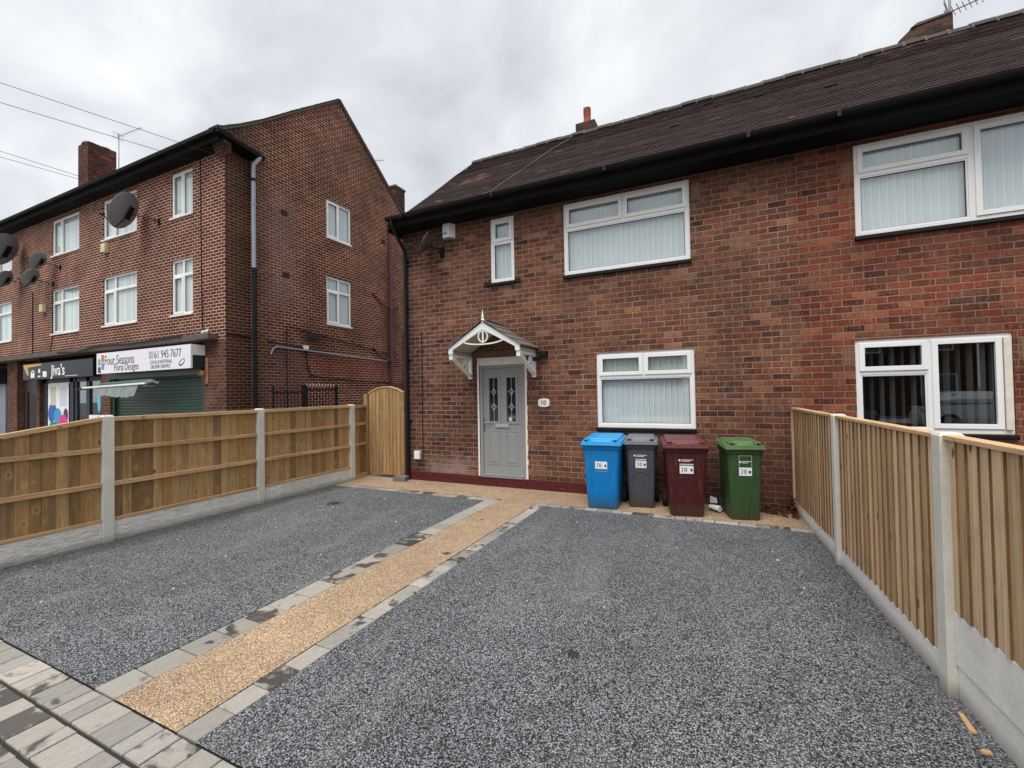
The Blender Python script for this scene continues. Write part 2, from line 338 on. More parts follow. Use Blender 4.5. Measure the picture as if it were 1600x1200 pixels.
CONC = concm('concrete_post', (222, 219, 208)); CONC_R = concm('gravel_board_rough', (232, 230, 222), True); CONC_S = concm('gravel_board_smooth', (240, 238, 232))

def tilem():
    M = Mat('clay_tile', .85, spec=.25); P = M.obj(); a = M.attr()
    c = M.ramp(a, [(0, lin((40, 32, 31))), (.3, lin((57, 44, 42))), (.6, lin((68, 53, 49))), (.85, lin((60, 51, 48))), (.95, lin((86, 66, 58))), (1, lin((136, 94, 84)))])
    c = M.mix(1, c, M.ramp(M.noise(P, 1.1, 5, .6), [(.3, G(.8)), (.7, G(1.12))]), 'MULTIPLY')
    c = M.mix(M.mr(M.noise(P, 7, 5, .75), .6, .76, 0, .4), c, lin((100, 98, 84)))
    c = M.mix(1, c, M.ramp(M.noise(P, 40, 3, .7), [(.3, G(.8)), (.7, G(1.15))]), 'MULTIPLY')
    M.color(c); M.bump(M.noise(P, 60, 3), .003); return M.m
TILE = tilem()
FELT = plain('porch_tile', (112, 104, 98), .85, var=.22, scale=16, bump=.003)
RIDGE = plain('ridge_tile', (62, 56, 51), .85, var=.28, scale=8, bump=.004)

def binm(name, rgb):
    M = Mat(name, .42, spec=.4); P = M.obj()
    n = M.noise(P, 7, 5, .7)
    c = M.mix(1, lin(rgb), M.ramp(n, [(.25, G(.88)), (.75, G(1.08))]), 'MULTIPLY')
    c = M.mix(M.mr(M.noise(M.obj((10, 10, 1.2)), 3, 5, .8), .56, .8, 0, .32), c, lin((160, 156, 146)))
    sz = M.n('ShaderNodeSeparateXYZ'); M.l(P, sz.inputs[0])
    c = M.mix(M.mr(M.math('ADD', sz.outputs[2], M.math('MULTIPLY', M.noise(P, 9, 5, .7), .25)), .3, .1, 0, .5), c, lin((92, 80, 64)))
    M.color(c); M.l(M.mr(n, .3, .7, .36, .55), M.b.inputs['Roughness']); M.bump(M.noise(P, 180, 2), .0006); return M.m

# ------------------------------------------------------------------ mesh helpers
ORIG = {}
class MB:
    def __init__(s): s.v = []; s.f = []; s.t = []; s.mi = []; s.cm = 0
    def quad(s, pts, tone=.5):
        i = len(s.v); s.v += [tuple(p) for p in pts]; s.f.append(tuple(range(i, i+len(pts)))); s.t.append(tone); s.mi.append(s.cm); return s
    def box(s, x0, x1, y0, y1, z0, z1, tone=None, tf=None):
        if x1 < x0: x0, x1 = x1, x0
        if y1 < y0: y0, y1 = y1, y0
        if z1 < z0: z0, z1 = z1, z0
        t = random.random() if tone is None else tone
        P = [(x0,y0,z0),(x1,y0,z0),(x1,y1,z0),(x0,y1,z0),(x0,y0,z1),(x1,y0,z1),(x1,y1,z1),(x0,y1,z1)]
        if tf: P = [tf(*p) for p in P]
        s.hexa(P, t); return s
    def hexa(s, P, tone=.5):
        i = len(s.v); s.v += [tuple(p) for p in P]
        for q in ((0,3,2,1),(4,5,6,7),(0,1,5,4),(1,2,6,5),(2,3,7,6),(3,0,4,7)):
            s.f.append(tuple(i+k for k in q)); s.t.append(tone); s.mi.append(s.cm)
        return s
    def bar(s, a, b, wx, wy, upv=(0, 0, 1), tone=.5):
        """rectangular bar from a to b; wx across, wy along upv-ish"""
        a = Vector(a); b = Vector(b); d = (b-a).normalized(); x = d.cross(Vector(upv))
        if x.length < 1e-4: x = d.cross(Vector((1, 0, 0)))
        x.normalize(); y = x.cross(d).normalized(); x *= wx/2; y *= wy/2
        s.hexa([a-x-y, a+x-y, b+x-y, b-x-y, a-x+y, a+x+y, b+x+y, b-x+y], tone); return s
    def tube(s, pts, r, seg=8, caps=True, tone=.5):
        pts = [Vector(p) for p in pts]; rings = []
        rr = r if isinstance(r, (list, tuple)) else [r]*len(pts)
        prev = None
        for k, p in enumerate(pts):
            d = (pts[min(k+1, len(pts)-1)]-pts[max(k-1, 0)]).normalized()
            if prev is None:
                x = d.cross(Vector((0, 0, 1)));
                if x.length < 1e-3: x = d.cross(Vector((1, 0, 0)))
            else: x = prev - d*prev.dot(d)
            x.normalize(); prev = x; y = d.cross(x)
            i = len(s.v)
            for j in range(seg):
                an = 2*math.pi*j/seg; s.v.append(tuple(p + (x*math.cos(an)+y*math.sin(an))*rr[k]))
            rings.append(i)
        for a, b in zip(rings, rings[1:]):
            for j in range(seg):
                s.f.append((a+j, a+(j+1) % seg, b+(j+1) % seg, b+j)); s.t.append(tone); s.mi.append(s.cm)
        if caps:
            for q in (list(reversed(range(rings[0], rings[0]+seg))), list(range(rings[-1], rings[-1]+seg))):
                s.f.append(tuple(q)); s.t.append(tone); s.mi.append(s.cm)
        return s
    def loft(s, rings, cap=True, tone=.5, closed=True):
        idx = []
        for r_ in rings:
            i = len(s.v); s.v += [tuple(p) for p in r_]; idx.append((i, len(r_)))
        for (a, n), (b, _) in zip(idx, idx[1:]):
            for j in range(n if closed else n-1):
                s.f.append((a+j, a+(j+1) % n, b+(j+1) % n, b+j)); s.t.append(tone); s.mi.append(s.cm)
        if cap:
            a, n = idx[0]; s.f.append(tuple(reversed(range(a, a+n)))); s.t.append(tone); s.mi.append(s.cm)
            a, n = idx[-1]; s.f.append(tuple(range(a, a+n))); s.t.append(tone); s.mi.append(s.cm)
        return s
    def prism(s, poly, y0, y1, tone=.5, tf=None):
        """poly in (x,z), extruded y0..y1; poly counter-clockwise seen from -y"""
        tf = tf or (lambda a, b, c: (a, b, c))
        s.loft([[tf(p[0], y1, p[1]) for p in poly], [tf(p[0], y0, p[1]) for p in poly]], tone=tone); return s
    def wall(s, u0, u1, v0, v1, holes, P, thick, tone=.5):
        """wall with rectangular holes; P(u,v,d) maps to world, d = depth inward"""
        us = sorted(set([u0, u1]+[h[0] for h in holes]+[h[1] for h in holes])); vs_ = sorted(set([v0, v1]+[h[2] for h in holes]+[h[3] for h in holes]))
        for a, b in zip(us, us[1:]):
            for c, d in zip(vs_, vs_[1:]):
                m1, m2 = (a+b)/2, (c+d)/2
                if any(h[0] < m1 < h[1] and h[2] < m2 < h[3] for h in holes): continue
                s.quad([P(a, c, 0), P(b, c, 0), P(b, d, 0), P(a, d, 0)], tone)
                s.quad([P(a, d, thick), P(b, d, thick), P(b, c, thick), P(a, c, thick)], tone)
        for h in holes:
            a, b, c, d = h
            for q in ([P(a,c,0),P(a,d,0),P(a,d,thick),P(a,c,thick)], [P(b,d,0),P(b,c,0),P(b,c,thick),P(b,d,thick)],
                      [P(a,d,0),P(b,d,0),P(b,d,thick),P(a,d,thick)], [P(b,c,0),P(a,c,0),P(a,c,thick),P(b,c,thick)]): s.quad(q, tone)
        return s
    def build(s, name, mat, parent=None, local=False, smooth=False, bevel=0, seg=2):
        o0 = Vector((0, 0, 0))
        if parent is not None and not local: o0 = ORIG.get(parent, Vector((0, 0, 0)))
        me = bpy.data.meshes.new(name); me.from_pydata([tuple(Vector(v)-o0) for v in s.v], [], s.f)
        mats = mat if isinstance(mat, (list, tuple)) else [mat]
        for q in mats: me.materials.append(q)
        uv = me.uv_layers.new(name='UVMap'); at = me.attributes.new('tone', 'FLOAT', 'FACE')
        at.data.foreach_set('value', s.t)
        me.polygons.foreach_set('material_index', s.mi)
        for p in me.polygons:
            n = p.normal; ax = (abs(n.x), abs(n.y), abs(n.z))
            for li in p.loop_indices:
                c = Vector(s.v[me.loops[li].vertex_index])
                if ax[1] >= ax[0] and ax[1] >= ax[2]*.8: q = (c.x, c.z)
                elif ax[0] >= ax[2]*.8: q = (c.y, c.z)
                else: q = (c.x, c.y)
                uv.data[li].uv = q
        if smooth: me.polygons.foreach_set('use_smooth', [True]*len(me.polygons)); 
        me.update()
        o = bpy.data.objects.new(name, me); COL.objects.link(o)
        if parent is not None: o.parent = parent; ORIG[o] = ORIG.get(parent, Vector((0, 0, 0))) if not local else Vector((0, 0, 0))
        else: ORIG[o] = Vector((0, 0, 0))
        if smooth and hasattr(me, 'set_sharp_from_angle'): me.set_sharp_from_angle(angle=R(35))
        if bevel:
            b = o.modifiers.new('bevel', 'BEVEL'); b.width = bevel; b.segments = seg; b.limit_method = 'ANGLE'; b.angle_limit = R(40)
        return o
def thing(name, label, cat, loc=(0, 0, 0), rotz=0, group=None):
    o = bpy.data.objects.new(name, None); COL.objects.link(o); o.empty_display_size = .1
    o.location = loc; o.rotation_euler = (0, 0, rotz); o['label'] = label; o['category'] = cat
    if group: o['group'] = group
    ORIG[o] = Vector(loc); return o
def tag(o, label, cat, group=None):
    o['label'] = label; o['category'] = cat
    if group: o['group'] = group
    return o
def setk(o, kind): o['kind'] = kind; return o
def text(name, body, size, mat, parent, origin, xdir, ydir, sx=1.0, ext=.0015, align='LEFT', local=False, bold=0):
    cu = bpy.data.curves.new(name, 'FONT'); cu.body = body; cu.size = size; cu.extrude = ext; cu.align_x = align; cu.offset = bold; cu.resolution_u = 3
    tmp = bpy.data.objects.new(name, cu); COL.objects.link(tmp)
    bpy.context.view_layer.update()
    me = bpy.data.meshes.new_from_object(tmp.evaluated_get(bpy.context.evaluated_depsgraph_get()))
    bpy.data.objects.remove(tmp); bpy.data.curves.remove(cu)
    X = Vector(xdir).normalized(); Y = Vector(ydir).normalized(); Z = X.cross(Y); o0 = Vector((0,0,0)) if local else ORIG.get(parent, Vector((0, 0, 0)))
    M4 = Matrix(((X.x*sx, Y.x, Z.x, origin[0]-o0.x), (X.y*sx, Y.y, Z.y, origin[1]-o0.y), (X.z*sx, Y.z, Z.z, origin[2]-o0.z), (0, 0, 0, 1)))
    me.transform(M4); me.name = name; me.materials.clear(); me.materials.append(mat)
    o = bpy.data.objects.new(name, me); COL.objects.link(o); o.parent = parent; ORIG[o] = ORIG.get(parent, Vector((0,0,0))); return o
def joined(objs, name):
    """join several text meshes into one part"""
    import bmesh
    bm = bmesh.new()
    for o in objs: bm.from_mesh(o.data)
    me = bpy.data.meshes.new(name); bm.to_mesh(me); bm.free(); me.materials.append(objs[0].data.materials[0])
    n = bpy.data.objects.new(name, me); COL.objects.link(n); n.parent = objs[0].parent
    for o in objs: bpy.data.objects.remove(o)
    return n
def disc_pts(c, r, ax1, ax2, seg=24):
    c = Vector(c); return [c + Vector(ax1)*r*math.cos(2*math.pi*k/seg) + Vector(ax2)*r*math.sin(2*math.pi*k/seg) for k in range(seg)]

# ------------------------------------------------------------------ ground
GRASSY = plain('ground_tarmac', (88, 88, 88), .9, var=.25, scale=.6)
mb = MB(); mb.quad([(-300, -300, -.06), (300, -300, -.06), (300, 300, -.06), (-300, 300, -.06)])
setk(mb.build('ground', GRASSY), 'structure')
ROADM = plain('road_asphalt', (74, 75, 78), .85, var=.2, scale=2, bump=.004, bscale=120)
PAVE = plain('pavement_slab', (140, 136, 128), .9, var=.15, scale=2)
mb = MB(); mb.quad([(-60, -10, -.055), (60, -10, -.055), (60, -3.2, -.055), (-60, -3.2, -.055)]); setk(mb.build('road', ROADM), 'structure')
mb = MB(); mb.box(-60, 60, -3.2, -.62, -.06, -.004); mb.box(-60, 60, -13, -10, -.06, .06); setk(mb.build('pavement', PAVE), 'structure')
# forecourt in front of the shops
mb = MB(); mb.box(-60, -6.9, -.62, 7.0, -.059, -.003); setk(mb.build('forecourt', PAVE), 'structure')
mb = MB(); mb.box(-6.9, 1.6, -.62, 7.0, -.058, -.014); setk(mb.build('paving_bed', BED), 'structure')
def rfx(y): return .90 + (7.0-y)*.0526        # right-hand fence line
def grid(x0, x1, y0, y1, z, xr=None):
    mb = MB()
    if xr: mb.quad([(x0, y0, z), (xr(y0), y0, z), (xr(y1), y1, z), (x0, y1, z)])
    else: mb.quad([(x0, y0, z), (x1, y0, z), (x1, y1, z), (x0, y1, z)])
    return mb
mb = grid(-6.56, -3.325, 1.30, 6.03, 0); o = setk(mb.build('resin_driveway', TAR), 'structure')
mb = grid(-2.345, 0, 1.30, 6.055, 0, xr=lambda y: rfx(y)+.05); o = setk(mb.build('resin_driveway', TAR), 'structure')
mb = grid(-3.095, -2.505, 1.30, 6.2, 0); mb.quad([(-6.75, 6.2, 0), (rfx(6.2)+.05, 6.2, 0), (rfx(7)+.05, 7.0, 0), (-6.75, 7.0, 0)])
setk(mb.build('gold_resin_path', CRM), 'structure')
# setts and block paving
def sett(mb, x0, x1, y0, y1, j=.007):
    a = lambda: random.uniform(-.0025, .0025)
    z = random.uniform(-.0015, .003); t = random.random()
    x0 += j/2; x1 -= j/2; y0 += j/2; y1 -= j/2
    b = [(x0, y0, -.03), (x1, y0, -.03), (x1, y1, -.03), (x0, y1, -.03)]
    e = .004
    k = [(x0+a(), y0+a()), (x1+a(), y0+a()), (x1+a(), y1+a()), (x0+a(), y1+a())]
    lo = [(p[0], p[1], z-e) for p in k]
    cx, cy = (x0+x1)/2, (y0+y1)/2
    hi = [(p[0]+(e if p[0] < cx else -e), p[1]+(e if p[1] < cy else -e), z) for p in k]
    mb.loft([b, lo, hi], tone=t)
mb = MB(); rs = random.Random(3)
for (x0, x1) in ((-3.325, -3.098), (-2.502, -2.345)):
    y = 1.30
    while y < 6.03 - .05:
        L = rs.choice([.14, .2, .2, .27, .24]); 
        y1 = min(y+L, 6.045)
        if 6.045-y1 < .1: y1 = 6.045
        sett(mb, x0, x1, y, y1); y = y1
for (x0, x1) in ((-6.5, -3.098), (-2.502, 1.0)):
    x_ = x0
    while x_ < x1-.03:
        L = rs.choice([.14, .2, .2, .27]); xx = min(x_+L, x1)
        if x1-xx < .1: xx = x1
        sett(mb, x_, xx, 6.045, 6.195); x_ = xx
setk(mb.build('sett_edging', SETT), 'structure')
mb = MB(); y = 1.296
for row in range(8):
    d = (.185, .18, .2, .18, .19, .2, .18, .19)[row]; y0 = y-d; x_ = -6.5 + rs.uniform(0, .1)
    while x_ < 1.5:
        L = rs.choice([.11, .14, .16, .16, .2, .24, .27]); sett(mb, x_, x_+L, y0, y, j=.009); x_ += L
    y = y0 - (.012 if row % 1 == 0 else 0)
setk(mb.build('block_paving', SETT), 'structure')

# ------------------------------------------------------------------ windows
def ring(mb, P, u0, u1, v0, v1, wd, d0, d1):
    """rectangular frame ring, d0..d1 outward positive"""
    def b(a, b_, c, d): 
        mb.hexa([P(a, c, d1), P(b_, c, d1), P(b_, c, d0), P(a, c, d0), P(a, d, d1), P(b_, d, d1), P(b_, d, d0), P(a, d, d0)])
    b(u0, u0+wd, v0, v1); b(u1-wd, u1, v0, v1); b(u0+wd, u1-wd, v0, v0+wd); b(u0+wd, u1-wd, v1-wd, v1)
def slab(mb, P, u0, u1, v0, v1, d0, d1, tone=.5):
    mb.hexa([P(u0, v0, d1), P(u1, v0, d1), P(u1, v0, d0), P(u0, v0, d0), P(u0, v1, d1), P(u1, v1, d1), P(u1, v1, d0), P(u0, v1, d0)], tone)
def make_window(parent, P, u0, u1, v0, v1, lights, bars=(), sill=BLACK, blind='closed', fw_=.055, d=-.02, depth=.07, label=None, slat=.089):
    """P(u,v,out). lights: (u0,u1,v0,v1,opener) absolute; frame mesh with pane, blind and sill children"""
    f = MB(); ring(f, P, u0, u1, v0, v1, fw_, d-depth, d)
    for (a, b, c, e) in bars: slab(f, P, a, b, c, e, d-depth+.003, d-.002)
    g = MB(); gk = MB()
    for (a, b, c, e, op) in lights:
        if op:
            ring(f, P, a-.012, b+.012, c-.012, e+.012, .058, d-.04, d+.016); a += .046; b -= .046; c += .046; e -= .046
        else: ring(f, P, a, b, c, e, .018, d-.045, d-.008); a += .018; b -= .018; c += .018; e -= .018
        ring(gk, P, a, b, c, e, .006, d-.028, d-.018)
        g.quad([P(a, c, d-.03), P(b, c, d-.03), P(b, e, d-.03), P(a, e, d-.03)])
    win = f.build('window', WHITE, parent, bevel=.0035)
    if label: win['label'] = label
    gk.build('gasket', GASKET, win); g.build('pane', GLASS, win)
    if sill is not None:
        s = MB(); slab(s, P, u0-.012, u1+.012, v0-.055, v0-.004, -.02, .045); s.build('sill', sill, win, bevel=.006)
    if blind:
        b = MB(); x_ = u0+.04; ang = {'closed': .12, 'open': 1.25, 'half': .5}.get(blind, 0)
        if blind == 'net':
            n = 40
            for k in range(n):
                ua = u0+.03+(u1-u0-.06)*k/n; ub = u0+.03+(u1-u0-.06)*(k+1)/n
                da = -.125+.012*math.sin(k*1.9); db = -.125+.012*math.sin((k+1)*1.9)
                b.quad([P(ua, v0+.02, da), P(ub, v0+.02, db), P(ub, v1-.02, db), P(ua, v1-.02, da)], random.random())
            b.build('net_curtain', NET, win)
        else:
            while x_ < u1-.04:
                w2 = .045; an = ang + random.uniform(-.03, .03)
                if blind == 'open': an = ang + random.uniform(-.2, .28)
                c = x_+.04; du = w2*math.cos(an); dd = w2*math.sin(an); t = random.random()
                b.quad([P(c-du, v0+.05, -.115-dd), P(c+du, v0+.05, -.115+dd), P(c+du, v1-.05, -.115+dd), P(c-du, v1-.05, -.115-dd)], t*.15 if blind != 'open' else t)
                if blind != 'open': b.quad([P(c+du-.009, v0+.05, -.114+dd), P(c+du, v0+.05, -.113+dd), P(c+du, v1-.05, -.113+dd), P(c+du-.009, v1-.05, -.114+dd)], 1.0)
                x_ += slat - .006 if blind != 'open' else .105
            slab(b, P, u0+.02, u1-.02, v1-.06, v1-.03, -.17, -.11)
            b.build('vertical_blind', BLIND if blind != 'open' else BLINDD, win)
    return win

# ------------------------------------------------------------------ the two semi-detached houses
PH = lambda u, v, o_: (u, 7.0-o_, v)             # front wall plane, o_ outward
WALLP = lambda u, v, d: (u, 7.0+d, v)
EAVE = [(6.59, 5.06), (7.16, 5.37), (7.55, 5.69), (7.95, 6.02), (8.47, 6.46), (9.0, 6.92), (9.42, 7.26), (9.95, 7.70)]
RIDGE_Y, RIDGE_Z = 9.95, 7.70
def arc(profile, s):
    for (a, b) in zip(profile, profile[1:]):
        L = math.hypot(b[0]-a[0], b[1]-a[1])
        if s <= L or (a, b) == (profile[-2], profile[-1]):
            t = s/L; return (a[0]+(b[0]-a[0])*t, a[1]+(b[1]-a[1])*t, (b[0]-a[0])/L, (b[1]-a[1])/L)
        s -= L
def plen(profile): return sum(math.hypot(b[0]-a[0], b[1]-a[1]) for a, b in zip(profile, profile[1:]))
def tiles(x0, x1, profile, patches=(), seed=1):
    rr = random.Random(seed); mb = MB(); L = plen(profile); gauge = .098; tw = .166; n = int(L/gauge)
    for i in range(n+1):
        s0 = i*gauge; s1 = min(s0+gauge*1.15, L); y0, z0, ty, tz = arc(profile, s0); y1, z1, _, _ = arc(profile, s1)
        ny, nz = -tz, ty; x_ = x0 - (tw/2 if i % 2 else 0) + 0
        rl = rr.uniform(-.002, .003)
        while x_ < x1:
            a = max(x_, x0); b = min(x_+tw-.004, x1)
            if b-a > .02:
                t = min(.94, max(0, rr.gauss(.42, .13)))
                if rr.random() < .006: t = .985
                for (px, py, pw, ph, pr) in patches:
                    if abs((a+b)/2-px) < pw and abs(y0-py) < ph and rr.random() < pr: t = 1.0
                lo = .021 + rl + rr.uniform(-.001, .0012) + (.012 if rr.random() < .003 else 0); hi = .008
                th = .013
                p = [(a, y0+ny*lo, z0+nz*lo), (b, y0+ny*(lo+rr.uniform(-.002, .002)), z0+nz*lo), (b, y1+ny*hi, z1+nz*hi), (a, y1+ny*hi, z1+nz*hi)]
                mb.quad(p, t); q = [(a, y0+ny*(lo-th), z0+nz*(lo-th)), (b, y0+ny*(lo-th), z0+nz*(lo-th)), p[1], p[0]]
                mb.quad(q, min(.94, t+.1))  # front edges toned lighter, painting in the light they catch
                mb.quad([q[1], (b, y1, z1), p[2], p[1]], max(0, t-.35))
            x_ += tw
    return mb
def house(name, label, x0, x1, brick, holes, seed, left_end, patches):
    root = thing(name, label, 'house', (x0, 7.0, 0))
    wm = MB()
    top = 5.02
    hs = [(h[0], h[1], h[2], h[3]) for h in holes]
    wm.wall(x0, x1, .17, top, [h for h in hs], WALLP, .22)
    yb = 2*RIDGE_Y - 7.0
    # ends: gable polygon slabs, back wall
    for xe, sgn in ((x0, 1), (x1, -1)):
        prof = [(7.0, .17), (7.0, 5.2)] + [p for p in EAVE if p[0] > 7.0] + [(2*RIDGE_Y-p[0], p[1]) for p in reversed(EAVE[:-1]) if p[0] > 7.0] + [(yb, 5.2), (yb, .17)]
        a = xe; b = xe+.2*sgn
        ra = [(a, p[0]+(.001 if p[0]==7.0 else 0), p[1]) for p in prof]; rb = [(b, q[0]+(.001 if q[0]==7.0 else 0), q[1]) for q in prof]
        if sgn < 0: ra, rb = rb, ra
        wm.loft([ra, rb])
    wm.box(x0+.2, x1-.2, yb-.2, yb, 0, top)
    wm.box(x0+.2, x1-.2, 7.22, yb-.2, 2.55, 2.7)          # first floor
    wall_o = wm.build('wall', brick, root)
    # plinth
    pl = MB()
    segs = [(x0, x1)]
    if name == 'brick_house' and left_end: segs = [(x0, -3.935), (-3.015, x1)]
    segs = [(a, min(b, -1.3) if left_end else b) for a, b in segs]
    for a, b in segs[:1]: pl.box(a, b, 6.992, 7.2, -.05, .17)
    for a, b in segs[1:]: p3 = MB(); p3.box(a, b, 6.992, 7.2, -.05, .17); p3.build('plinth', REDPL, root, bevel=.004)
    for a, b in []: pl.box(a, b, 6.992, 7.2, -.05, .17)
    if left_end: pq = MB(); pq.box(-1.3, x1, 6.9985, 7.2, -.05, .17); pq.build('lower_bricks', brick, root)
    pl.build('plinth', REDPL if left_end else brick, root, bevel=.004)
    # roof
    rf = MB(); prof = EAVE
    xe0, xe1 = (x0-.0 if left_end else x0), x1
    top_r = [(y, z+.005) for y, z in prof]; back = [(2*RIDGE_Y-y, z+.005) for y, z in reversed(prof[:-1])]
    full = top_r+back
    rf.loft([[(xe1, y, z) for y, z in full] + [(xe1, y, z-.09) for y, z in reversed(full)], [(xe0, y, z) for y, z in full] + [(xe0, y, z-.09) for y, z in reversed(full)]], tone=.3)
    roof = rf.build('roof', TILE, root)
    tiles(xe0-.02 if left_end else xe0, xe1, prof, patches, seed).build('roof_tiles', TILE, roof)
    # ridge tiles
    rg = MB(); x_ = xe0-.01; k = 0; rr = random.Random(seed+5)
    while x_ < xe1:
        b = min(x_+.3, xe1); zz = RIDGE_Z+.015+rr.uniform(-.012, .014)
        sec = [(-.13, -.075), (-.11, -.03), (-.055, .03), (0, .05), (.055, .03), (.11, -.03), (.13, -.075)]
        rg.loft([[(b-.004, RIDGE_Y+p[0], zz+p[1]) for p in sec], [(x_+.004, RIDGE_Y+p[0], zz+p[1]) for p in sec]], tone=rr.random())
        x_ += .3; k += 1
    rg.build('ridge_tiles', RIDGE, roof)
    rm = MB(); x_ = xe0+.29
    while x_ < xe1:
        sec = [(-.15, -.1), (-.12, -.03), (-.06, .035), (0, .058), (.06, .035), (.12, -.03), (.15, -.1)]; w_ = rr.uniform(.008, .022)
        rm.loft([[(x_+w_, RIDGE_Y+p[0]*rr.uniform(.95, 1.06), RIDGE_Z+.015+p[1]) for p in sec], [(x_-w_, RIDGE_Y+p[0]*rr.uniform(.95, 1.06), RIDGE_Z+.015+p[1]) for p in sec]]); x_ += .3
    rm.build('ridge_mortar', MORTAR, roof)
    # eaves: fascia, soffit
    fs = MB(); xg0 = x0-.015 if left_end else x0
    fs.box(xg0, x1, 6.60, 6.625, 4.86, 5.045); fs.box(xg0, x1, 6.625, 6.998, 4.86, 4.89)
    if left_end:
        fs.box(xg0, x0-.001, 6.626, 6.99, 4.89, 5.03)            # boxed eave end
        fs.box(xg0-.03, x0-.001, 6.60, 7.55, 4.80, 4.86)
        yy = [p for p in EAVE]
        for a, b in list(zip(yy, yy[1:]))[1:]: fs.bar((x0-.02, a[0]+.05, a[1]-.06), (x0-.02, b[0]+.05, b[1]-.06), .035, .12)
    fs.build('fascia', BLACKM, root)
    g = MB()
    gx0 = xg0-.0 if left_end else x0
    sec = [(-.0, 0)] + [(-.058+.058*math.cos(t), -.06*math.sin(t)) for t in [math.pi*k/8 for k in range(1, 9)]] + [(-.112, 0), (-.104, -.02), (-.058, -.052), (-.012, -.02)]
    g.loft([[(gx0, 6.598+p[0], 5.035+p[1]) for p in sec], [(x1, 6.598+p[0], 5.035+p[1]) for p in sec]])
    k = gx0+.4
    while k < x1:
        g.box(k-.02, k+.02, 6.472, 6.60, 4.965, 5.042); k += 1.9
    g.build('gutter', BLACK, root, smooth=True)
    return root, wall_o, roof

hol10 = [(-3.93, -3.02, .155, 2.31), (-1.755, -.288, 1.09, 2.285), (-2.268, -.304, 3.61, 4.81), (-3.652, -3.18, 3.65, 4.81)]
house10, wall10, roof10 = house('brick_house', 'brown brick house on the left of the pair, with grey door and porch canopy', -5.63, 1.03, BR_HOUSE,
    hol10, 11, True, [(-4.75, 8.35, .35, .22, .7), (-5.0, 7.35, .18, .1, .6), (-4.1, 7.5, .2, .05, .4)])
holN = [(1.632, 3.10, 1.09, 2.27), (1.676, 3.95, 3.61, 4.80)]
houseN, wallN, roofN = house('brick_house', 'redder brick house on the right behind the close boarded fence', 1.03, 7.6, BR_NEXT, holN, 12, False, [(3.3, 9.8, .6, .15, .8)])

# windows of number 10
b = .03
make_window(house10, PH, -1.755, -.288, 1.09, 2.285, [(-1.70, -1.045, 1.93, 2.23, True), (-.995, -.343, 1.93, 2.23, True), (-1.70, -.343, 1.145, 1.87, False)],
            [(-1.70, -.343, 1.87, 1.93), (-1.045, -.995, 1.93, 2.23)])
make_window(house10, PH, -2.268, -.304, 3.61, 4.81, [(-2.213, -1.31, 4.42, 4.755, True), (-1.26, -.359, 4.42, 4.755, True), (-2.213, -.359, 3.665, 4.36, False)],
            [(-2.213, -.359, 4.36, 4.42), (-1.31, -1.26, 4.42, 4.755)])
make_window(house10, PH, -3.652, -3.18, 3.65, 4.81, [(-3.597, -3.235, 4.40, 4.755, True), (-3.597, -3.235, 3.705, 4.35, False)], [(-3.597, -3.235, 4.35, 4.40)])
# neighbour
make_window(houseN, PH, 1.632, 3.10, 1.09, 2.27, [(1.687, 2.34, 1.88, 2.215, True), (1.687, 2.34, 1.145, 1.82, False), (2.40, 3.00, 1.16, 2.215, True)],
            [(1.687, 2.34, 1.82, 1.88), (2.34, 2.40, 1.145, 2.215)], blind='open')
rm_ = MB(); rm_.box(1.5, 3.4, 8.6, 8.62, .4, 2.53); rm_.box(1.5, 1.52, 7.23, 8.6, .4, 2.53); rm_.box(3.4, 3.42, 7.23, 8.6, .4, 2.53); rm_.build('dark_room', plain('room_gloom', (30, 29, 28), .9), houseN)  # unseen room walls coloured near black to stand for interior gloom
cr = MB(); cr.box(3.018, 3.08, 6.985, 7.02, 1.147, 2.213); cr.build('cream_jamb', CREAM, houseN)
make_window(houseN, PH, 1.676, 3.95, 3.61, 4.80, [(1.731, 2.78, 4.44, 4.745, True), (1.731, 2.78, 3.665, 4.38, False), (2.85, 3.88, 3.68, 4.74, True)],
            [(1.731, 2.78, 4.38, 4.44), (2.78, 2.85, 3.665, 4.745)])
# black bar sill ends of the small window
for a, b_ in ((-3.78, -3.655), (-3.175, -3.06)): s = MB(); s.box(a, b_, 6.975, 6.999, 3.6, 3.68); s.build('sill_end', BLACK, house10, bevel=.01)
# air bricks beside the windows
AIR = plain('air_brick', (128, 96, 70), .9, var=.2)
def airbrick(parent, cx, zt, n=3, w_=.12):
    m1 = MB(); m1.box(cx-w_/2, cx+w_/2, 6.997, 7.02, zt-n*.085+.01, zt); o = m1.build('air_brick', AIR, parent)
    h = MB()
    for r_ in range(n):
        for q in range(3):
            for p in range(2):
                x_ = cx-w_/2+.02+q*(w_-.04)/2; z_ = zt-.02-r_*.085-p*.03; h.box(x_-.008, x_+.008, 6.9955, 7.0, z_-.01, z_+.004)
    h.build('air_holes', LETTER_BK, o)
for cx in (-1.84, -.2): airbrick(house10, cx, 2.24)
for cx in (-2.35, -.21): airbrick(house10, cx, 4.72)
for cx in (1.55, 3.2): airbrick(houseN, cx, 2.2)
airbrick(houseN, 1.6, 4.6)

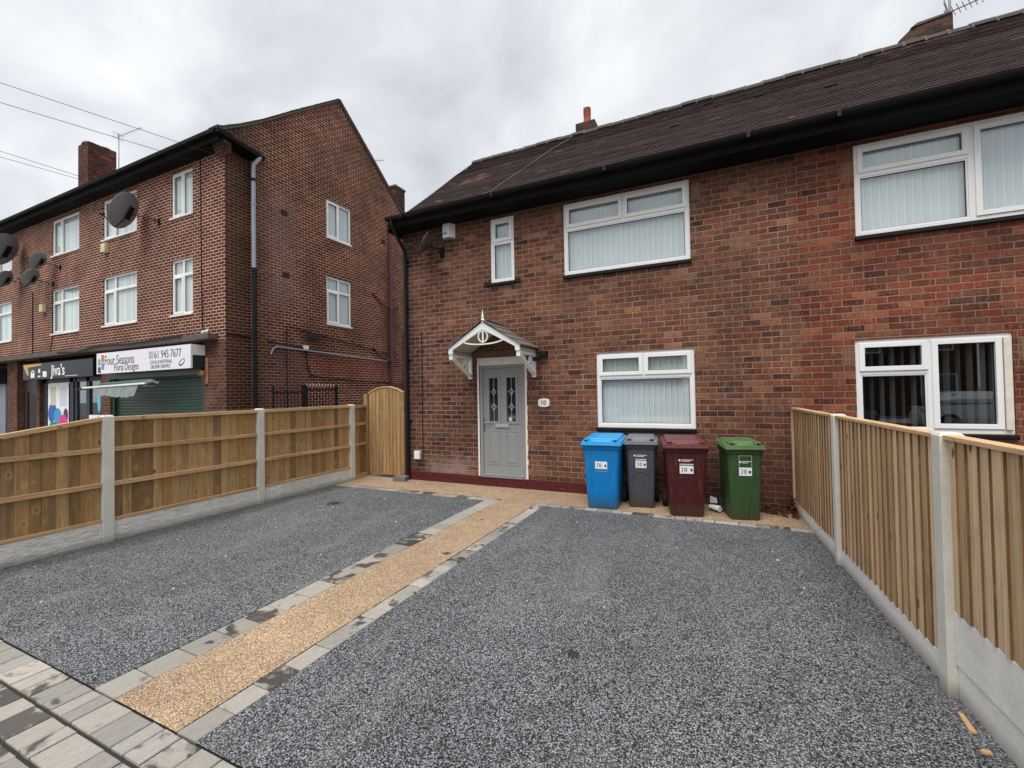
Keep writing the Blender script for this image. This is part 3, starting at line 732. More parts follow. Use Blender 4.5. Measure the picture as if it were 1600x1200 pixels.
# ---- chimneys of the pair
def lathe(mb, c, prof, seg=20, tone=.5):
    mb.loft([[(c[0]+r_*math.cos(2*math.pi*k/seg), c[1]+r_*math.sin(2*math.pi*k/seg), c[2]+z) for k in range(seg)] for r_, z in prof], tone=tone)
ch = MB(); ch.box(-2.88, -2.42, 9.99, 10.5, 7.2, 8.0); chim = ch.build('chimney', BR_STACK, roof10)
cp = MB(); cp.loft([[(-2.88, 9.99, 8.0), (-2.42, 9.99, 8.0), (-2.42, 10.5, 8.0), (-2.88, 10.5, 8.0)], [(-2.78, 10.08, 8.06), (-2.5, 10.08, 8.06), (-2.5, 10.4, 8.06), (-2.78, 10.4, 8.06)]]); cp.build('flaunching', MORTAR, chim)
po = MB(); lathe(po, (-2.65, 10.2, 8.05), [(.1, 0), (.1, .03), (.088, .04), (.082, .2), (.088, .21), (.09, .235), (.082, .24), (.08, .26), (.09, .265), (.09, .28), (.08, .285), (.08, .305), (.09, .31), (.09, .325), (.08, .33), (.08, .35), (.09, .355), (.088, .375), (.06, .395)], 20)
po.build('chimney_pot', TERRA, chim, smooth=True)
ch = MB(); ch.prism([(2.98, 7.35), (3.86, 7.35), (3.86, 8.12), (3.3, 8.04), (3.12, 7.88)], 10.05, 10.7); chim2 = ch.build('chimney', BR_STACK, roofN)
cp = MB(); cp.prism([(3.29, 8.05), (3.86, 8.125), (3.86, 8.15), (3.5, 8.12), (3.38, 8.11)], 10.03, 10.72); cp.build('flaunching', MORTAR, chim2)
# seam of cement between roofs / cable over the tiles
cb = MB(); pts = []
for k in range(13):
    s_ = .35 + k*(plen(EAVE)-.5)/12; y_, z_, ty, tz = arc(EAVE, s_); pts.append((-3.75+.85*(k/12)**1.3, y_-tz*.03, z_+ty*.03))
cb.tube(pts, .006, 5); cb.build('aerial_cable', LEAD, roof10)

# ---- downpipe at left corner
dp = MB(); dp.tube([(-5.52, 6.55, 5.0), (-5.52, 6.55, 4.9), (-5.53, 6.72, 4.72), (-5.525, 6.93, 4.5), (-5.525, 6.945, 4.35), (-5.52, 6.945, .03)], .034, 12)
for z_ in (4.3, 3.4, 2.35, 1.15): dp.tube([(-5.52, 6.945, z_-.03), (-5.52, 6.945, z_+.03)], .043, 12)
for z_ in (4.3, 2.35, 1.15): dp.box(-5.58, -5.46, 6.96, 7.0, z_-.012, z_+.012)
dp.build('downpipe', BLACK, house10, smooth=True)

# ---- door
df = MB()
ring(df, PH, -3.925, -3.025, .155, 2.17, .055, -.09, -.012)
doorf = df.build('door_frame', DOORG, house10, bevel=.004)
hd = MB(); slab(hd, PH, -3.93, -3.02, 2.172, 2.31, -.08, -.004); hd.build('door_head_panel', WHITE2, house10, bevel=.003)
tr = MB(); slab(tr, PH, -3.965, -3.93, .165, 2.31, -.01, .003)
z_ = .165; rr = random.Random(9)
while z_ < 2.31:
    slab(tr, PH, -3.019, -2.985+rr.uniform(-.006, .012), z_, min(z_+.085, 2.31), -.01, .003); z_ += .085
tr.build('painted_reveal', WHITE2, house10)
lf = MB(); DX0, DX1, DZ0, DZ1 = -3.87, -3.08, .21, 2.115
gl_ = [(-3.745, -3.565), (-3.395, -3.215)]; GZ0, GZ1 = 1.16, 1.94
lf.wall(DX0, DX1, DZ0, DZ1, [(a-.02, b_+.02, GZ0-.02, GZ1+.02) for a, b_ in gl_], lambda u, v, d: (u, 7.04+d, v), .045)
leaf = lf.build('door', DOORG, house10)
pn = MB()
for a, b_ in gl_:
    ring(pn, lambda u, v, o_: (u, 7.04-o_, v), a-.045, b_+.045, GZ0-.045, GZ1+.045, .045, -.02, .012)
    # lower raised panels
    P2 = lambda u, v, o_: (u, 7.04-o_, v)
    ring(pn, P2, a-.02, b_+.03, .38, .99, .018, -.01, .007)
    pn.loft([[P2(a+.012, .412, .0005), P2(b_-.002, .412, .0005), P2(b_-.002, .958, .0005), P2(a+.012, .958, .0005)], [P2(a+.035, .435, .008), P2(b_-.025, .435, .008), P2(b_-.025, .935, .008), P2(a+.035, .935, .008)]])
pn.build('door_moulding', DOORG, leaf, bevel=.004)
gp = MB(); dkb = MB()
for a, b_ in gl_: gp.box(a-.015, b_+.015, 7.052, 7.058, GZ0-.015, GZ1+.015); dkb.box(a-.015, b_+.015, 7.078, 7.085, GZ0-.015, GZ1+.015)
gp.build('door_glass', GLASS, leaf); dkb.build('dark_backing', plain('hall_dark', (34, 34, 36), .8), leaf)
ld = MB()
for a, b_ in gl_:
    c = (a+b_)/2
    ld.box(c-.0018, c+.0018, 7.048, 7.051, GZ0, GZ1)
    for zc in (1.42, 1.69):
        r_ = [(c, 7.049, zc+.062), (c+.036, 7.049, zc), (c, 7.049, zc-.062), (c-.036, 7.049, zc)]
        for p, q in zip(r_, r_[1:]+r_[:1]): ld.bar(p, q, .004, .009, (0, 1, 0))
        ld.bar((c-.085, 7.049, zc), (c-.036, 7.049, zc), .004, .007, (0, 1, 0)); ld.bar((c+.036, 7.049, zc), (c+.085, 7.049, zc), .004, .007, (0, 1, 0))
ld.build('lead_diamonds', LETTER_WH, leaf)
lb = MB(); lb.box(-3.62, -3.35, 7.02, 7.04-.0005, 1.045, 1.115); lb.box(-3.60, -3.37, 7.012, 7.02, 1.058, 1.10); lb.build('letterbox', plain('letterbox_grey', (176, 178, 178), .35), leaf, bevel=.005)
hn = MB(); hn.box(-3.862, -3.83, 7.03, 7.0395, .98, 1.22); hn.tube([(-3.846, 7.03, 1.14), (-3.846, 6.99, 1.14), (-3.83, 6.982, 1.14), (-3.73, 6.985, 1.14)], .009, 8); hn.tube([(-3.846, 7.032, 1.04), (-3.846, 7.018, 1.04)], .012, 10)
hn.build('handle', CHROME, leaf, smooth=True)
pe = MB(); pe.tube([(-3.48, 7.041, 1.61), (-3.48, 7.033, 1.61)], .009, 12); pe.build('peephole', LETTER_BK, leaf)
sk = MB(); sk.tube([(-3.33, 7.0515, 1.2), (-3.33, 7.047, 1.2)], .034, 20); sk.build('round_sticker', plain('sticker', (200, 216, 228), .5, var=.25, scale=40), leaf)
th = MB(); th.box(-3.87, -3.08, 6.99, 7.06, .158, .205); th.box(-3.87, -3.08, 6.975, 6.99, .158, .178); th.build('threshold', CHROME, house10, bevel=.003)
st = MB(); st.box(-3.935, -3.015, 6.99, 7.2, -.05, .153); st.build('step', REDPL, house10, bevel=.006)
lt = MB(); lt.box(-4.02, -2.93, 6.995, 7.03, 2.325, 2.43); lt.build('lintel', plain('lintel_stone', (104, 88, 78), .9, var=.2), house10)

# ---- porch canopy
cn = thing('porch_canopy', 'white gabled canopy with curved brackets and finial over the grey door', 'canopy', (-3.46, 7.0, 2.0))
CX, CZ, CE, YF, HW = -3.46, 2.84, 2.44, 6.30, .665       # apex z, eave z
bg_ = MB()
def bargeboard(mb, sgn):
    ap = Vector((CX, 0, CZ)); ee = Vector((CX+sgn*HW, 0, CE))
    d = (ee-ap).normalized(); nrm = Vector((-d.z*sgn, 0, d.x*sgn)); nrm = nrm if nrm.z < 0 else -nrm
    o1 = ap; o2 = ee; i2 = Vector((CX+sgn*(HW-.06), 0, CE-.03)); i1 = Vector((CX, 0, CZ-.12))
    low = [Vector((CX+sgn*HW, 0, CE-.1)), Vector((CX+sgn*(HW-.08), 0, CE-.1)), Vector((CX+sgn*(HW-.085), 0, CE-.03))]
    poly = [o1, o2, low[0], low[1], low[2], i1]
    if sgn > 0: poly = poly[::-1]
    mb.prism([(p.x, p.z) for p in poly], YF, YF+.03)
bargeboard(bg_, 1); bargeboard(bg_, -1)
bg_.build('bargeboard', WHITE, cn, bevel=.003)
orn = MB()
zb = CE+.02
pts = [(CX+.40*math.cos(t), YF+.02, zb+.10-.085*math.sin(t)) for t in [math.pi*k/14 for k in range(15)]]
for p, q in zip(pts, pts[1:]): orn.bar(p, q, .022, .03, (0, 1, 0))
rp_ = [(CX+.085*math.cos(t), YF+.02, CZ-.235+.092*math.sin(t)) for t in [2*math.pi*k/20 for k in range(21)]]
for p, q in zip(rp_, rp_[1:]): orn.bar(p, q, .02, .022, (0, 1, 0))
orn.box(CX-.012, CX+.012, YF+.008, YF+.03, CZ-.34, CZ-.1)
orn.bar((CX-.38, YF+.02, CE+.105), (CX, YF+.02, CZ-.13), .02, .02, (0, 1, 0)); orn.bar((CX+.38, YF+.02, CE+.105), (CX, YF+.02, CZ-.13), .02, .02, (0, 1, 0))
orn.build('gable_ornament', WHITE, cn, bevel=.002)
fn = MB(); lathe(fn, (CX, YF+.02, CZ-.02), [(.022, 0), (.03, .02), (.034, .045), (.03, .065), (.014, .085), (.022, .095), (.02, .12), (.012, .16), (.006, .2), (.001, .235)], 14); fn.build('finial', WHITE, cn, smooth=True)
rf = MB()
for sgn in (-1, 1):
    n = 4
    for k in range(n):
        t0 = k/n; t1 = (k+1)/n + .04
        a = (CX+sgn*(HW+.045)*(1-t0), CE-.025+(CZ+.03-CE+.025)*t0); b_ = (CX+sgn*(HW+.045)*max(0, (1-t1)), CE-.025+(CZ+.03-CE+.025)*min(1, t1))
        lift = .014
        P8 = [(a[0], YF-.03, a[1]), (b_[0], YF-.03, b_[1]), (b_[0], 6.998, b_[1]), (a[0], 6.998, a[1]), (a[0], YF-.03, a[1]+lift+.01), (b_[0], YF-.03, b_[1]+.006), (b_[0], 6.998, b_[1]+.006), (a[0], 6.998, a[1]+lift+.01)]
        if sgn > 0: P8 = [P8[1], P8[0], P8[3], P8[2], P8[5], P8[4], P8[7], P8[6]]
        rf.hexa(P8)
rf.box(CX-.05, CX+.05, YF+.04, 6.998, CZ+.025, CZ+.045)
rf.build('canopy_roof', FELT, cn)
sf = MB()
for sgn in (-1, 1):
    a = (CX+sgn*(HW-.01), CE-.035); b_ = (CX, CZ-.025)
    P8 = [(a[0], YF+.031, a[1]-.012), (b_[0], YF+.031, b_[1]-.012), (b_[0], 6.997, b_[1]-.012), (a[0], 6.997, a[1]-.012), (a[0], YF+.031, a[1]), (b_[0], YF+.031, b_[1]), (b_[0], 6.997, b_[1]), (a[0], 6.997, a[1])]
    if sgn > 0: P8 = [P8[1], P8[0], P8[3], P8[2], P8[5], P8[4], P8[7], P8[6]]
    sf.hexa(P8)
    x0_, x1_ = sorted((CX+sgn*(HW-.012), CX+sgn*(HW-.045)))
    sf.box(x0_, x1_, YF+.032, 6.996, CE-.105, CE-.05)
sf.build('soffit', plain('aged_soffit', (188, 184, 158), .7, var=.1), cn)
for sgn in (-1, 1):
    br = MB(); xb = CX+sgn*(HW-.035)
    yF = YF+.03
    br.box(xb-.032, xb+.032, yF, 6.995, 2.29, 2.335)           # top rail
    br.bar((xb, yF+.02, 2.30), (xb, 6.975, 1.975), .064, .05, (0, 0, 1))
    br.box(xb-.032, xb+.032, 6.955, 6.995, 1.93, 2.29)         # wall post
    pts = [(xb, yF+.10+.5*t, 2.288-.13*math.sin(math.pi*t)) for t in [k/10 for k in range(11)]]
    for p, q in zip(pts, pts[1:]): br.bar(p, q, .03, .022, (0, 0, 1))
    pts = [(xb, 6.80+.055*math.cos(t), 2.155+.12*math.sin(t)) for t in [2*math.pi*k/16 for k in range(17)]]
    for p, q in zip(pts, pts[1:]): br.bar(p, q, .028, .018, (1, 0, 0))
    br.box(xb-.034, xb+.034, yF-.012, yF+.05, 2.25, 2.34)
    br.build('bracket', WHITE, cn, bevel=.003)

# ---- small fittings on the wall
o = thing('number_plaque', 'small white plaque with the number 10 beside the grey door', 'house number', (-2.67, 7.0, 1.49))
pq = MB(); poly = [(-.10, -.045), (-.085, -.06), (-.03, -.072), (.03, -.072), (.085, -.06), (.10, -.045), (.10, .045), (.085, .06), (.03, .072), (-.03, .072), (-.085, .06), (-.10, .045)]
pq.prism([(-2.67+p[0], 1.49+p[1]) for p in poly], 6.985, 6.999); pq.build('plate', WHITE2, o, bevel=.004)
text('numerals', '10', .105, LETTER_DK, o, (-2.68, 6.9835, 1.457), (1, 0, 0), (0, 0, 1), align='CENTER', bold=.002)

o = thing('alarm_box', 'white burglar alarm box high on the wall under the black eaves', 'alarm box', (-4.5, 7.0, 4.6))
ab = MB(); poly = [(-4.61, 6.999), (-4.61, 6.90), (-4.46, 6.885), (-4.385, 6.999)]
ab.loft([[(p[0], p[1], 4.60) for p in poly], [(p[0]+(0), p[1], 4.93) for p in poly]]); ab.build('case', WHITE, o, bevel=.008)
ab = MB(); ab.loft([[(p[0]*.9+(-4.5)*.1, p[1]*.9+.1*6.95, 4.57) for p in poly], [(p[0]*.97-4.5*.03, p[1]*.97+.03*6.95, 4.599) for p in poly]]); ab.build('base', plain('alarm_grey', (120, 120, 122), .6), o)
ab = MB(); ab.tube([(-4.53, 6.93, 4.575), (-4.53, 6.93, 4.545)], .022, 12); ab.build('strobe', plain('strobe_dark', (52, 54, 58), .3), o)
BLUEM = plain('alarm_blue_print', (88, 122, 158), .5)
ab = MB()
for (a, b_, c, d) in ((-4.595, -4.545, 4.875, 4.905), (-4.535, -4.50, 4.88, 4.905), (-4.59, -4.50, 4.70, 4.706), (-4.59, -4.50, 4.66, 4.69), (-4.575, -4.52, 4.74, 4.748)):
    yy = lambda x_: 6.8978-(x_+4.61)*.1
    ab.hexa([(a, yy(a)-.001, c), (b_, yy(b_)-.001, c), (b_, yy(b_)+.003, c), (a, yy(a)+.003, c), (a, yy(a)-.001, d), (b_, yy(b_)-.001, d), (b_, yy(b_)+.003, d), (a, yy(a)+.003, d)])
ab.build('print', BLUEM, o)

def dish(name, label, center, wall_pt, rad, mat, bore=(-.75, -.5, .43), group=None, wallaxis=(0, 1, 0)):
    """dish at center, pole fixed to the wall point"""
    c = Vector(center); o = thing(name, label, 'satellite dish', tuple(wall_pt), group=group)
    z = Vector(bore).normalized(); x_ = z.cross(Vector((0, 0, 1))).normalized(); y_ = x_.cross(z)
    rings = []
    for q in (0.02, .25, .5, .72, .88, 1.0): rings.append([c + (x_*math.cos(t)*.92+y_*math.sin(t))*rad*q + z*(rad*.24*q*q) for t in [2*math.pi*k/32 for k in range(32)]])
    back = [[p - z*.008 for p in r_] for r_ in reversed(rings)]
    mb = MB(); mb.loft(rings+back, cap=True); mb.build('reflector', mat, o, smooth=True)
    m2 = MB(); lo = c - y_*rad*.98 + z*rad*.24; lnb = c + z*rad*1.05 - y_*rad*.62
    m2.tube([c - z*.03 - y_*rad*.2, lo - z*.02, lnb], max(.008, rad*.035), 6); m2.tube([lnb - z*.05, lnb + z*.04], rad*.1, 10); m2.build('feed_arm', BLACK, o)
    m3 = MB(); w = Vector(wall_pt); m3.tube([c - z*.02, c - z*rad*.25, Vector((w.x, w.y-.12, w.z+.02)), Vector((w.x, w.y-.12, w.z-.05))], .014, 8); m3.tube([Vector((w.x, w.y-.12, w.z-.03)), Vector((w.x, w.y-.01, w.z-.03))], .014, 8)
    m3.box(w.x-.05, w.x+.05, w.y-.02, w.y-.001, w.z-.12, w.z+.08); m3.build('wall_mount', BLACK, o)
    m4 = MB(); m4.bar(c - z*.05 - y_*rad*.35, c - z*.05 + y_*rad*.35, rad*.28, .03, tuple(z)); m4.build('back_bracket', BLACK, o)
    return o
dish('satellite_dish', 'small dark dish seen edge on, at the left end of the brown brick house', (-4.85, 6.72, 4.46), (-4.68, 7.0, 4.38), .24, DISHG)
cb = MB(); pts = [(-4.7, 6.98, 4.42), (-4.62, 6.985, 4.56), (-4.6, 6.985, 4.68), (-4.68, 6.985, 4.72), (-4.77, 6.985, 4.66), (-4.80, 6.985, 4.5)]
cb.tube(pts, .006, 6); tag(cb.build('loose_cable', BLACK), 'black cable looping over the bricks beside the small dark dish', 'cable')

o = thing('floodlight', 'small black bracket light on the wall right of the porch canopy', 'light', (-2.65, 7.0, 2.3))
fl = MB(); fl.box(-2.72, -2.58, 6.90, 6.999, 2.27, 2.37); fl.build('housing', BLACK, o, bevel=.006)
fl = MB(); fl.box(-2.80, -2.70, 6.84, 6.93, 2.20, 2.265); fl.tube([(-2.71, 6.93, 2.29), (-2.74, 6.9, 2.25)], .012, 6); fl.build('sensor', BLACK, o, bevel=.006)

o = thing('meter_box', 'small white junction box low on the wall by the downpipe', 'junction box', (-5.3, 7.0, .5))
fl = MB(); fl.box(-5.375, -5.24, 6.94, 6.999, .41, .57); fl.build('case', plain('box_white', (226, 228, 232), .5), o, bevel=.01)
fl = MB(); fl.tube([(-5.19, 6.99, 2.9), (-5.192, 6.99, 1.5), (-5.19, 6.985, .42), (-5.21, 6.985, .36), (-5.26, 6.98, .40)], .006, 6); fl.build('cable', BLACK, o)
fl = MB(); fl.box(-2.22, -2.02, 6.9965, 7.01, 1.955, 1.985); fl.box(-2.22, -2.02, 6.9965, 7.01, 1.99, 2.02); fl.build('red_vent', REDPL, house10)

# ------------------------------------------------------------------ left block of shops and flats
XG = -11.3; XR = -11.6; YF0 = 7.2; XL = -34.0
shop = thing('shop_building', 'three storey brick block of flats over shops with a tall plain gable', 'building', (XR, YF0, 0))
PS = lambda u, v, o_: (u, YF0-o_, v); WS = lambda u, v, d: (u, YF0+d, v)
PG = lambda u, v, o_: (XG+o_, u, v); WG = lambda u, v, d: (XG-d, u, v)
upw = [(-14.05, -13.0), (-17.87, -15.84), (-21.43, -19.42), (-26.8, -24.8), (-30.4, -28.4)]
holes = [(a, b_, 6.81, 8.09) for a, b_ in upw] + [(a, b_, 4.03, 5.60) for a, b_ in upw]
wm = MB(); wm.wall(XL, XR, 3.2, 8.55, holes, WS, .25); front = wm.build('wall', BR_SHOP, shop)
# ground floor piers
wm = MB()
for a, b_ in ((-12.5, XR), (-18.02, -17.4), (-22.62, -22.4), (-25.2, -24.3), (-31, -30.2)): wm.box(a, b_, YF0+.002, YF0+.35, 0, 3.2)
wm.box(XL, XR, 12.5, 14.4, 0, 8.5); wm.box(XL, XL+.3, YF0+.3, 12.5, 0, 8.5)
wm.box(XL, XR-.3, YF0+.3, 12.5, 3.0, 3.15); wm.box(XL, XR-.3, YF0+.3, 12.5, 5.9, 6.05)
wm.box(XL, XR-.3, YF0+.26, 12.5, 2.46, 2.6)
wm.build('shop_piers', brick_mat('pier_brick', [rA, rD], lin((150, 126, 104)), .008, wash=.3), shop)
# gable wall, plane XG from recess corner back, with forward triangle at the eave
VG = [(6.92, 8.51), (7.45, 8.87), (8.06, 9.33), (8.99, 10.11), (10.8, 11.57)]
YA = 10.8
gm = MB(); YR = 7.88
gh = [(10.25, 11.30, 6.82, 8.05), (10.23, 11.28, 4.0, 5.54)]
zl = lambda y_: 8.47 - (y_-6.94)*.13       # ledge line
gm.wall(YR, 14.4, -.05, 8.2, gh, WG, .28)
def gtop(y_):
    yy = y_ if y_ <= YA else 2*YA-y_
    for a, b_ in zip(VG, VG[1:]):
        if yy <= b_[0]: return a[1]+(b_[1]-a[1])*(yy-a[0])/(b_[0]-a[0])
    return VG[-1][1]
cols = [YR+.0, 8.06, 8.99, YA, 2*YA-8.99, 2*YA-8.06, 2*YA-7.45, 14.4]
for a, b_ in zip(cols, cols[1:]):
    for X_, rev in ((XG, False), (XG-.28, True)):
        q = [(X_, a, 8.2), (X_, b_, 8.2), (X_, b_, gtop(b_)), (X_, a, gtop(a))]
        gm.quad(q[::-1] if rev else q)
# wedge forward over the recess
for X_, rev in ((XG, False), (XG-.28, True)):
    q = [(X_, 6.96, 8.46), (X_, YR, 8.34), (X_, YR, gtop(YR)), (X_, 7.45, gtop(7.45)), (X_, 6.96, gtop(6.96))]
    gm.quad(q[::-1] if rev else q)
gm.quad([(XG-.28, 6.96, 8.46), (XG-.28, YR, 8.34), (XG, YR, 8.34), (XG, 6.96, 8.46)])
gm.quad([(XG-.28, 6.96, gtop(6.96)), (XG-.28, 6.96, 8.46), (XG, 6.96, 8.46), (XG, 6.96, gtop(6.96))])
gm.quad([(XG-.28, YR, 0), (XG, YR, 0), (XG, YR, 8.3), (XG-.28, YR, 8.3)])
gable = gm.build('gable_wall', BR_DARK, shop)
rc = MB(); rc.quad([(XR+.004, YF0, -.05), (XR+.004, YR+.01, -.05), (XR+.004, YR+.01, 8.45), (XR+.004, YF0, 8.45)]); rc.quad([(XR-.01, YF0+.002, -.05), (XR-.01, YR, -.05), (XR-.01, YR, 8.45), (XR-.01, YF0+.002, 8.45)][::-1]); rc.build('recessed_wall', BR_DARK, shop)
# kneeler
kn = MB()
for k in range(6):
    y0_ = 7.19-.045*k; kn.box(XR-.22, XG-.002, y0_-.045, 7.195+.0, 8.0+.08*k, 8.078+.08*k, tone=k/6)
kn.build('kneeler', brick_mat('kneeler_brick', [rA, rA], lin((150, 124, 108)), .006), shop)
# roof
rf = MB(); fullp = [(6.80, 8.47)] + VG + [(2*YA-p[0], p[1]) for p in reversed(VG[:-1])] + [(2*YA-6.80, 8.47)]
rf.loft([[(XG-.001, y_, z_+.06) for y_, z_ in fullp] + [(XG-.001, y_, z_) for y_, z_ in reversed(fullp)], [(XL-.2, y_, z_+.06) for y_, z_ in fullp] + [(XL-.2, y_, z_) for y_, z_ in reversed(fullp)]], tone=.4)
sroof = rf.build('roof', TILE, shop)
vg = MB()
for a, b_ in zip(fullp, fullp[1:]): 
    vg.bar((XG+.03, a[0], a[1]+.02), (XG+.03, b_[0], b_[1]+.02), .06, .07)
vg.build('verge_mortar', MORTAR, sroof)
vt = MB(); rr = random.Random(4)
L = plen(fullp); s_ = 0
while s_ < L-.1:
    y_, z_, ty, tz = arc(fullp, s_); y2, z2, _, _ = arc(fullp, min(s_+.105, L-.01)); h1 = .085+rr.uniform(-.003, .006)
    sg = 1 if y_ < YA else -1
    a1, a2 = (h1, .066) if sg > 0 else (.066, h1)
    vt.hexa([(XG-.3, y_, z_+.055), (XG+.075, y_, z_+.055), (XG+.075, y2, z2+.055), (XG-.3, y2, z2+.055), (XG-.3, y_, z_+a1), (XG+.075, y_, z_+a1), (XG+.075, y2, z2+a2), (XG-.3, y2, z2+a2)], rr.random()*.7)
    s_ += .1
vt.build('verge_tiles', TILE, sroof)
# eaves gutter (front) and its return on the gable
eg = MB(); eg.box(XL, XG-.0, 6.86, 6.90, 8.22, 8.46); eg.box(XL, XR-.23, 6.90, YF0-.002, 8.22, 8.26); eg.box(XL, XG+.0, 6.74, 6.857, 8.37, 8.47)
eg.build('fascia', BLACKM, shop)
eg = MB(); eg.bar((XG+.05, 6.80, 8.42), (XG+.05, 8.06, 8.27), .12, .1); eg.bar((XG+.03, 6.80, 8.485), (XG+.03, 8.06, 8.335), .1, .03)
eg.bar((XG-.16, 6.95, 8.37), (XG-.16, 7.9, 8.26), .34, .1)
eg.build('gutter_return', BLACKM, shop)
dp = MB(); XP = XG+.02; YP = 7.80
dp.tube([(XG+.07, 7.95, 8.26), (XP, 7.86, 8.1), (XP-.03, YP, 8.0), (XP-.03, YP, 5.15)], .055, 12)
dp.tube([(XP-.03, YP, 6.9), (XP-.03, YP, 6.96)], .068, 12)
pp = dp.build('downpipe', GREYPIPE, shop, smooth=True)
dp = MB(); dp.tube([(XP-.03, YP, 5.15), (XP-.03, YP, .0)], .052, 12)
for z_ in (7.6, 5.15, 3.45, 1.9): dp.tube([(XP-.03, YP, z_-.05), (XP-.03, YP, z_+.03)], .066, 12)
dp.build('lower_downpipe', BLACK, shop, smooth=True)
# red soil pipe and its branches
rp2 = MB(); rp2.tube([(XG+.09, 13.2, 8.25), (XG+.09, 13.2, 1.6)], .055, 12)
for z_ in (8.2, 7.0, 4.95, 2.95): rp2.tube([(XG+.09, 13.2, z_-.06), (XG+.09, 13.2, z_+.04)], .072, 12)
for z_ in (5.05, 3.05):
    rp2.tube([(XG+.09, 13.2, z_-.1), (XG+.09, 12.85, z_-.02), (XG+.07, 12.55, z_+.1), (XG+.02, 12.3, z_+.35)], .028, 8); rp2.tube([(XG+.09, 13.2, z_-.08), (XG+.09, 13.5, z_+.02), (XG+.02, 13.7, z_+.04)], .03, 8)
rp2.tube([(XG+.05, 14.0, 4.2), (XG+.05, 14.0, 1.2)], .03, 8)
rp2.build('soil_pipe', REDPIPE, shop, smooth=True)
# windows front
for i, (a, b_) in enumerate(upw):
    narrow = (b_-a) < 1.2
    msp = a+(b_-a)*(.5 if narrow else .33)
    l1 = [(a+.05, msp-.025, 6.86, 8.04, narrow or True), (msp+.025, b_-.05, 6.86, 8.04, False)]
    make_window(shop, PS, a, b_, 6.81, 8.09, l1, [(msp-.025, msp+.025, 6.86, 8.04)], sill=WHITE2, blind='net', fw_=.05, d=-.05)
    l2 = [(a+.05, msp-.025, 4.08, 5.12, True), (a+.05, msp-.025, 5.18, 5.55, False), (msp+.025, b_-.05, 4.08, 5.12, False), (msp+.025, b_-.05, 5.18, 5.55, False)]
    make_window(shop, PS, a, b_, 4.03, 5.60, l2, [(msp-.025, msp+.025, 4.08, 5.55), (a+.05, msp-.025, 5.12, 5.18), (msp+.025, b_-.05, 5.12, 5.18)], sill=WHITE2, blind='net' if i in (0, 1, 2, 3) else None, fw_=.05, d=-.05)  # lower third window's net is added to stand in for bright tree reflections
for (a, b_, c, d_) in gh:
    ms = (a+b_)/2; PGi = PG
    if d_ > 6:
        ll = [(a+.05, ms-.025, c+.05, d_-.05, True), (ms+.025, b_-.05, c+.05, d_-.05, False)]; bb = [(ms-.025, ms+.025, c+.05, d_-.05)]
    else:
        zt = d_-.45; ll = [(a+.05, ms-.025, c+.05, zt-.03, True), (ms+.025, b_-.05, c+.05, zt-.03, False), (a+.05, ms-.025, zt+.03, d_-.05, False), (ms+.025, b_-.05, zt+.03, d_-.05, False)]; bb = [(ms-.025, ms+.025, c+.05, d_-.05), (a+.05, ms-.025, zt-.03, zt+.03), (ms+.025, b_-.05, zt-.03, zt+.03)]
    make_window(shop, PG, a, b_, c, d_, ll, bb, sill=WHITE2, blind='half', fw_=.05, d=-.03)
# concrete canopy slab
cs = MB(); cs.box(XL, -11.9, 6.93, YF0-.002, 3.20, 3.36); cs.build('concrete_band', CONC_BAND, shop, bevel=.02)
# vents on the gable
vn = MB()
for (y_, z_) in ((8.72, 7.02), (8.76, 5.2), (12.9, 7.45)): vn.box(XG+.001, XG+.006, y_-.11, y_+.11, z_-.08, z_+.08)
vn.box(XG+.001, XG+.05, 9.45, 9.85, 3.42, 3.56); vn.build('gable_vent', plain('vent_dark', (44, 34, 30), .9), shop)
# gable cables
def cable(pts, r_, name='wall_cable', mat=BLACK, par=shop):
    c = MB(); c.tube(pts, r_, 6); return c.build(name, mat, par)
cable([(XR+.02, 7.22, 3.34), (XR+.03, 7.8, 3.31), (XG+.03, 8.2, 3.22), (XG+.03, 9.3, 3.12), (XG+.03, 9.42, 3.08), (XG+.03, 9.45, 2.7), (XG+.03, 9.55, 2.3), (XG+.03, 10.5, 2.22), (XG+.03, 13.9, 2.07)], .018)
cable([(XG+.03, 8.75, .9), (XG+.03, 8.75, 3.65), (XG+.03, 8.82, 3.72), (XG+.03, 9.6, 3.62), (XG+.03, 11.4, 3.42), (XG+.03, 13.1, 3.2)], .013)
cable([(XG+.03, 8.25, 2.85), (XG+.05, 8.3, 3.02), (XG+.05, 8.42, 3.09), (XG+.05, 13.0, 2.93)], .02, 'overflow_pipe', GREYPIPE)
jb = MB(); jb.box(XG+.001, XG+.07, 9.32, 9.48, 3.08, 3.2); jb.build('junction_box', WHITE2, shop, bevel=.008)
cable([(-12.62, YF0-.02, 8.2), (-12.6, YF0-.02, 6.0), (-12.55, YF0-.02, 3.45)], .012); cable([(-22.9, YF0-.02, 5.7), (-22.9, YF0-.02, 3.4)], .014); cable([(-21.3, YF0-.02, 5.4), (-21.3, YF0-.02, 3.9), (-21.5, YF0-.02, 3.4)], .012)
cable([(-20.2, 6.92, 3.3), (-18.8, 6.9, 3.22), (-17.9, 6.9, 3.33), (-17.2, 6.9, 3.36), (-15.5, 6.9, 3.30), (-13, 6.9, 3.36)], .02)
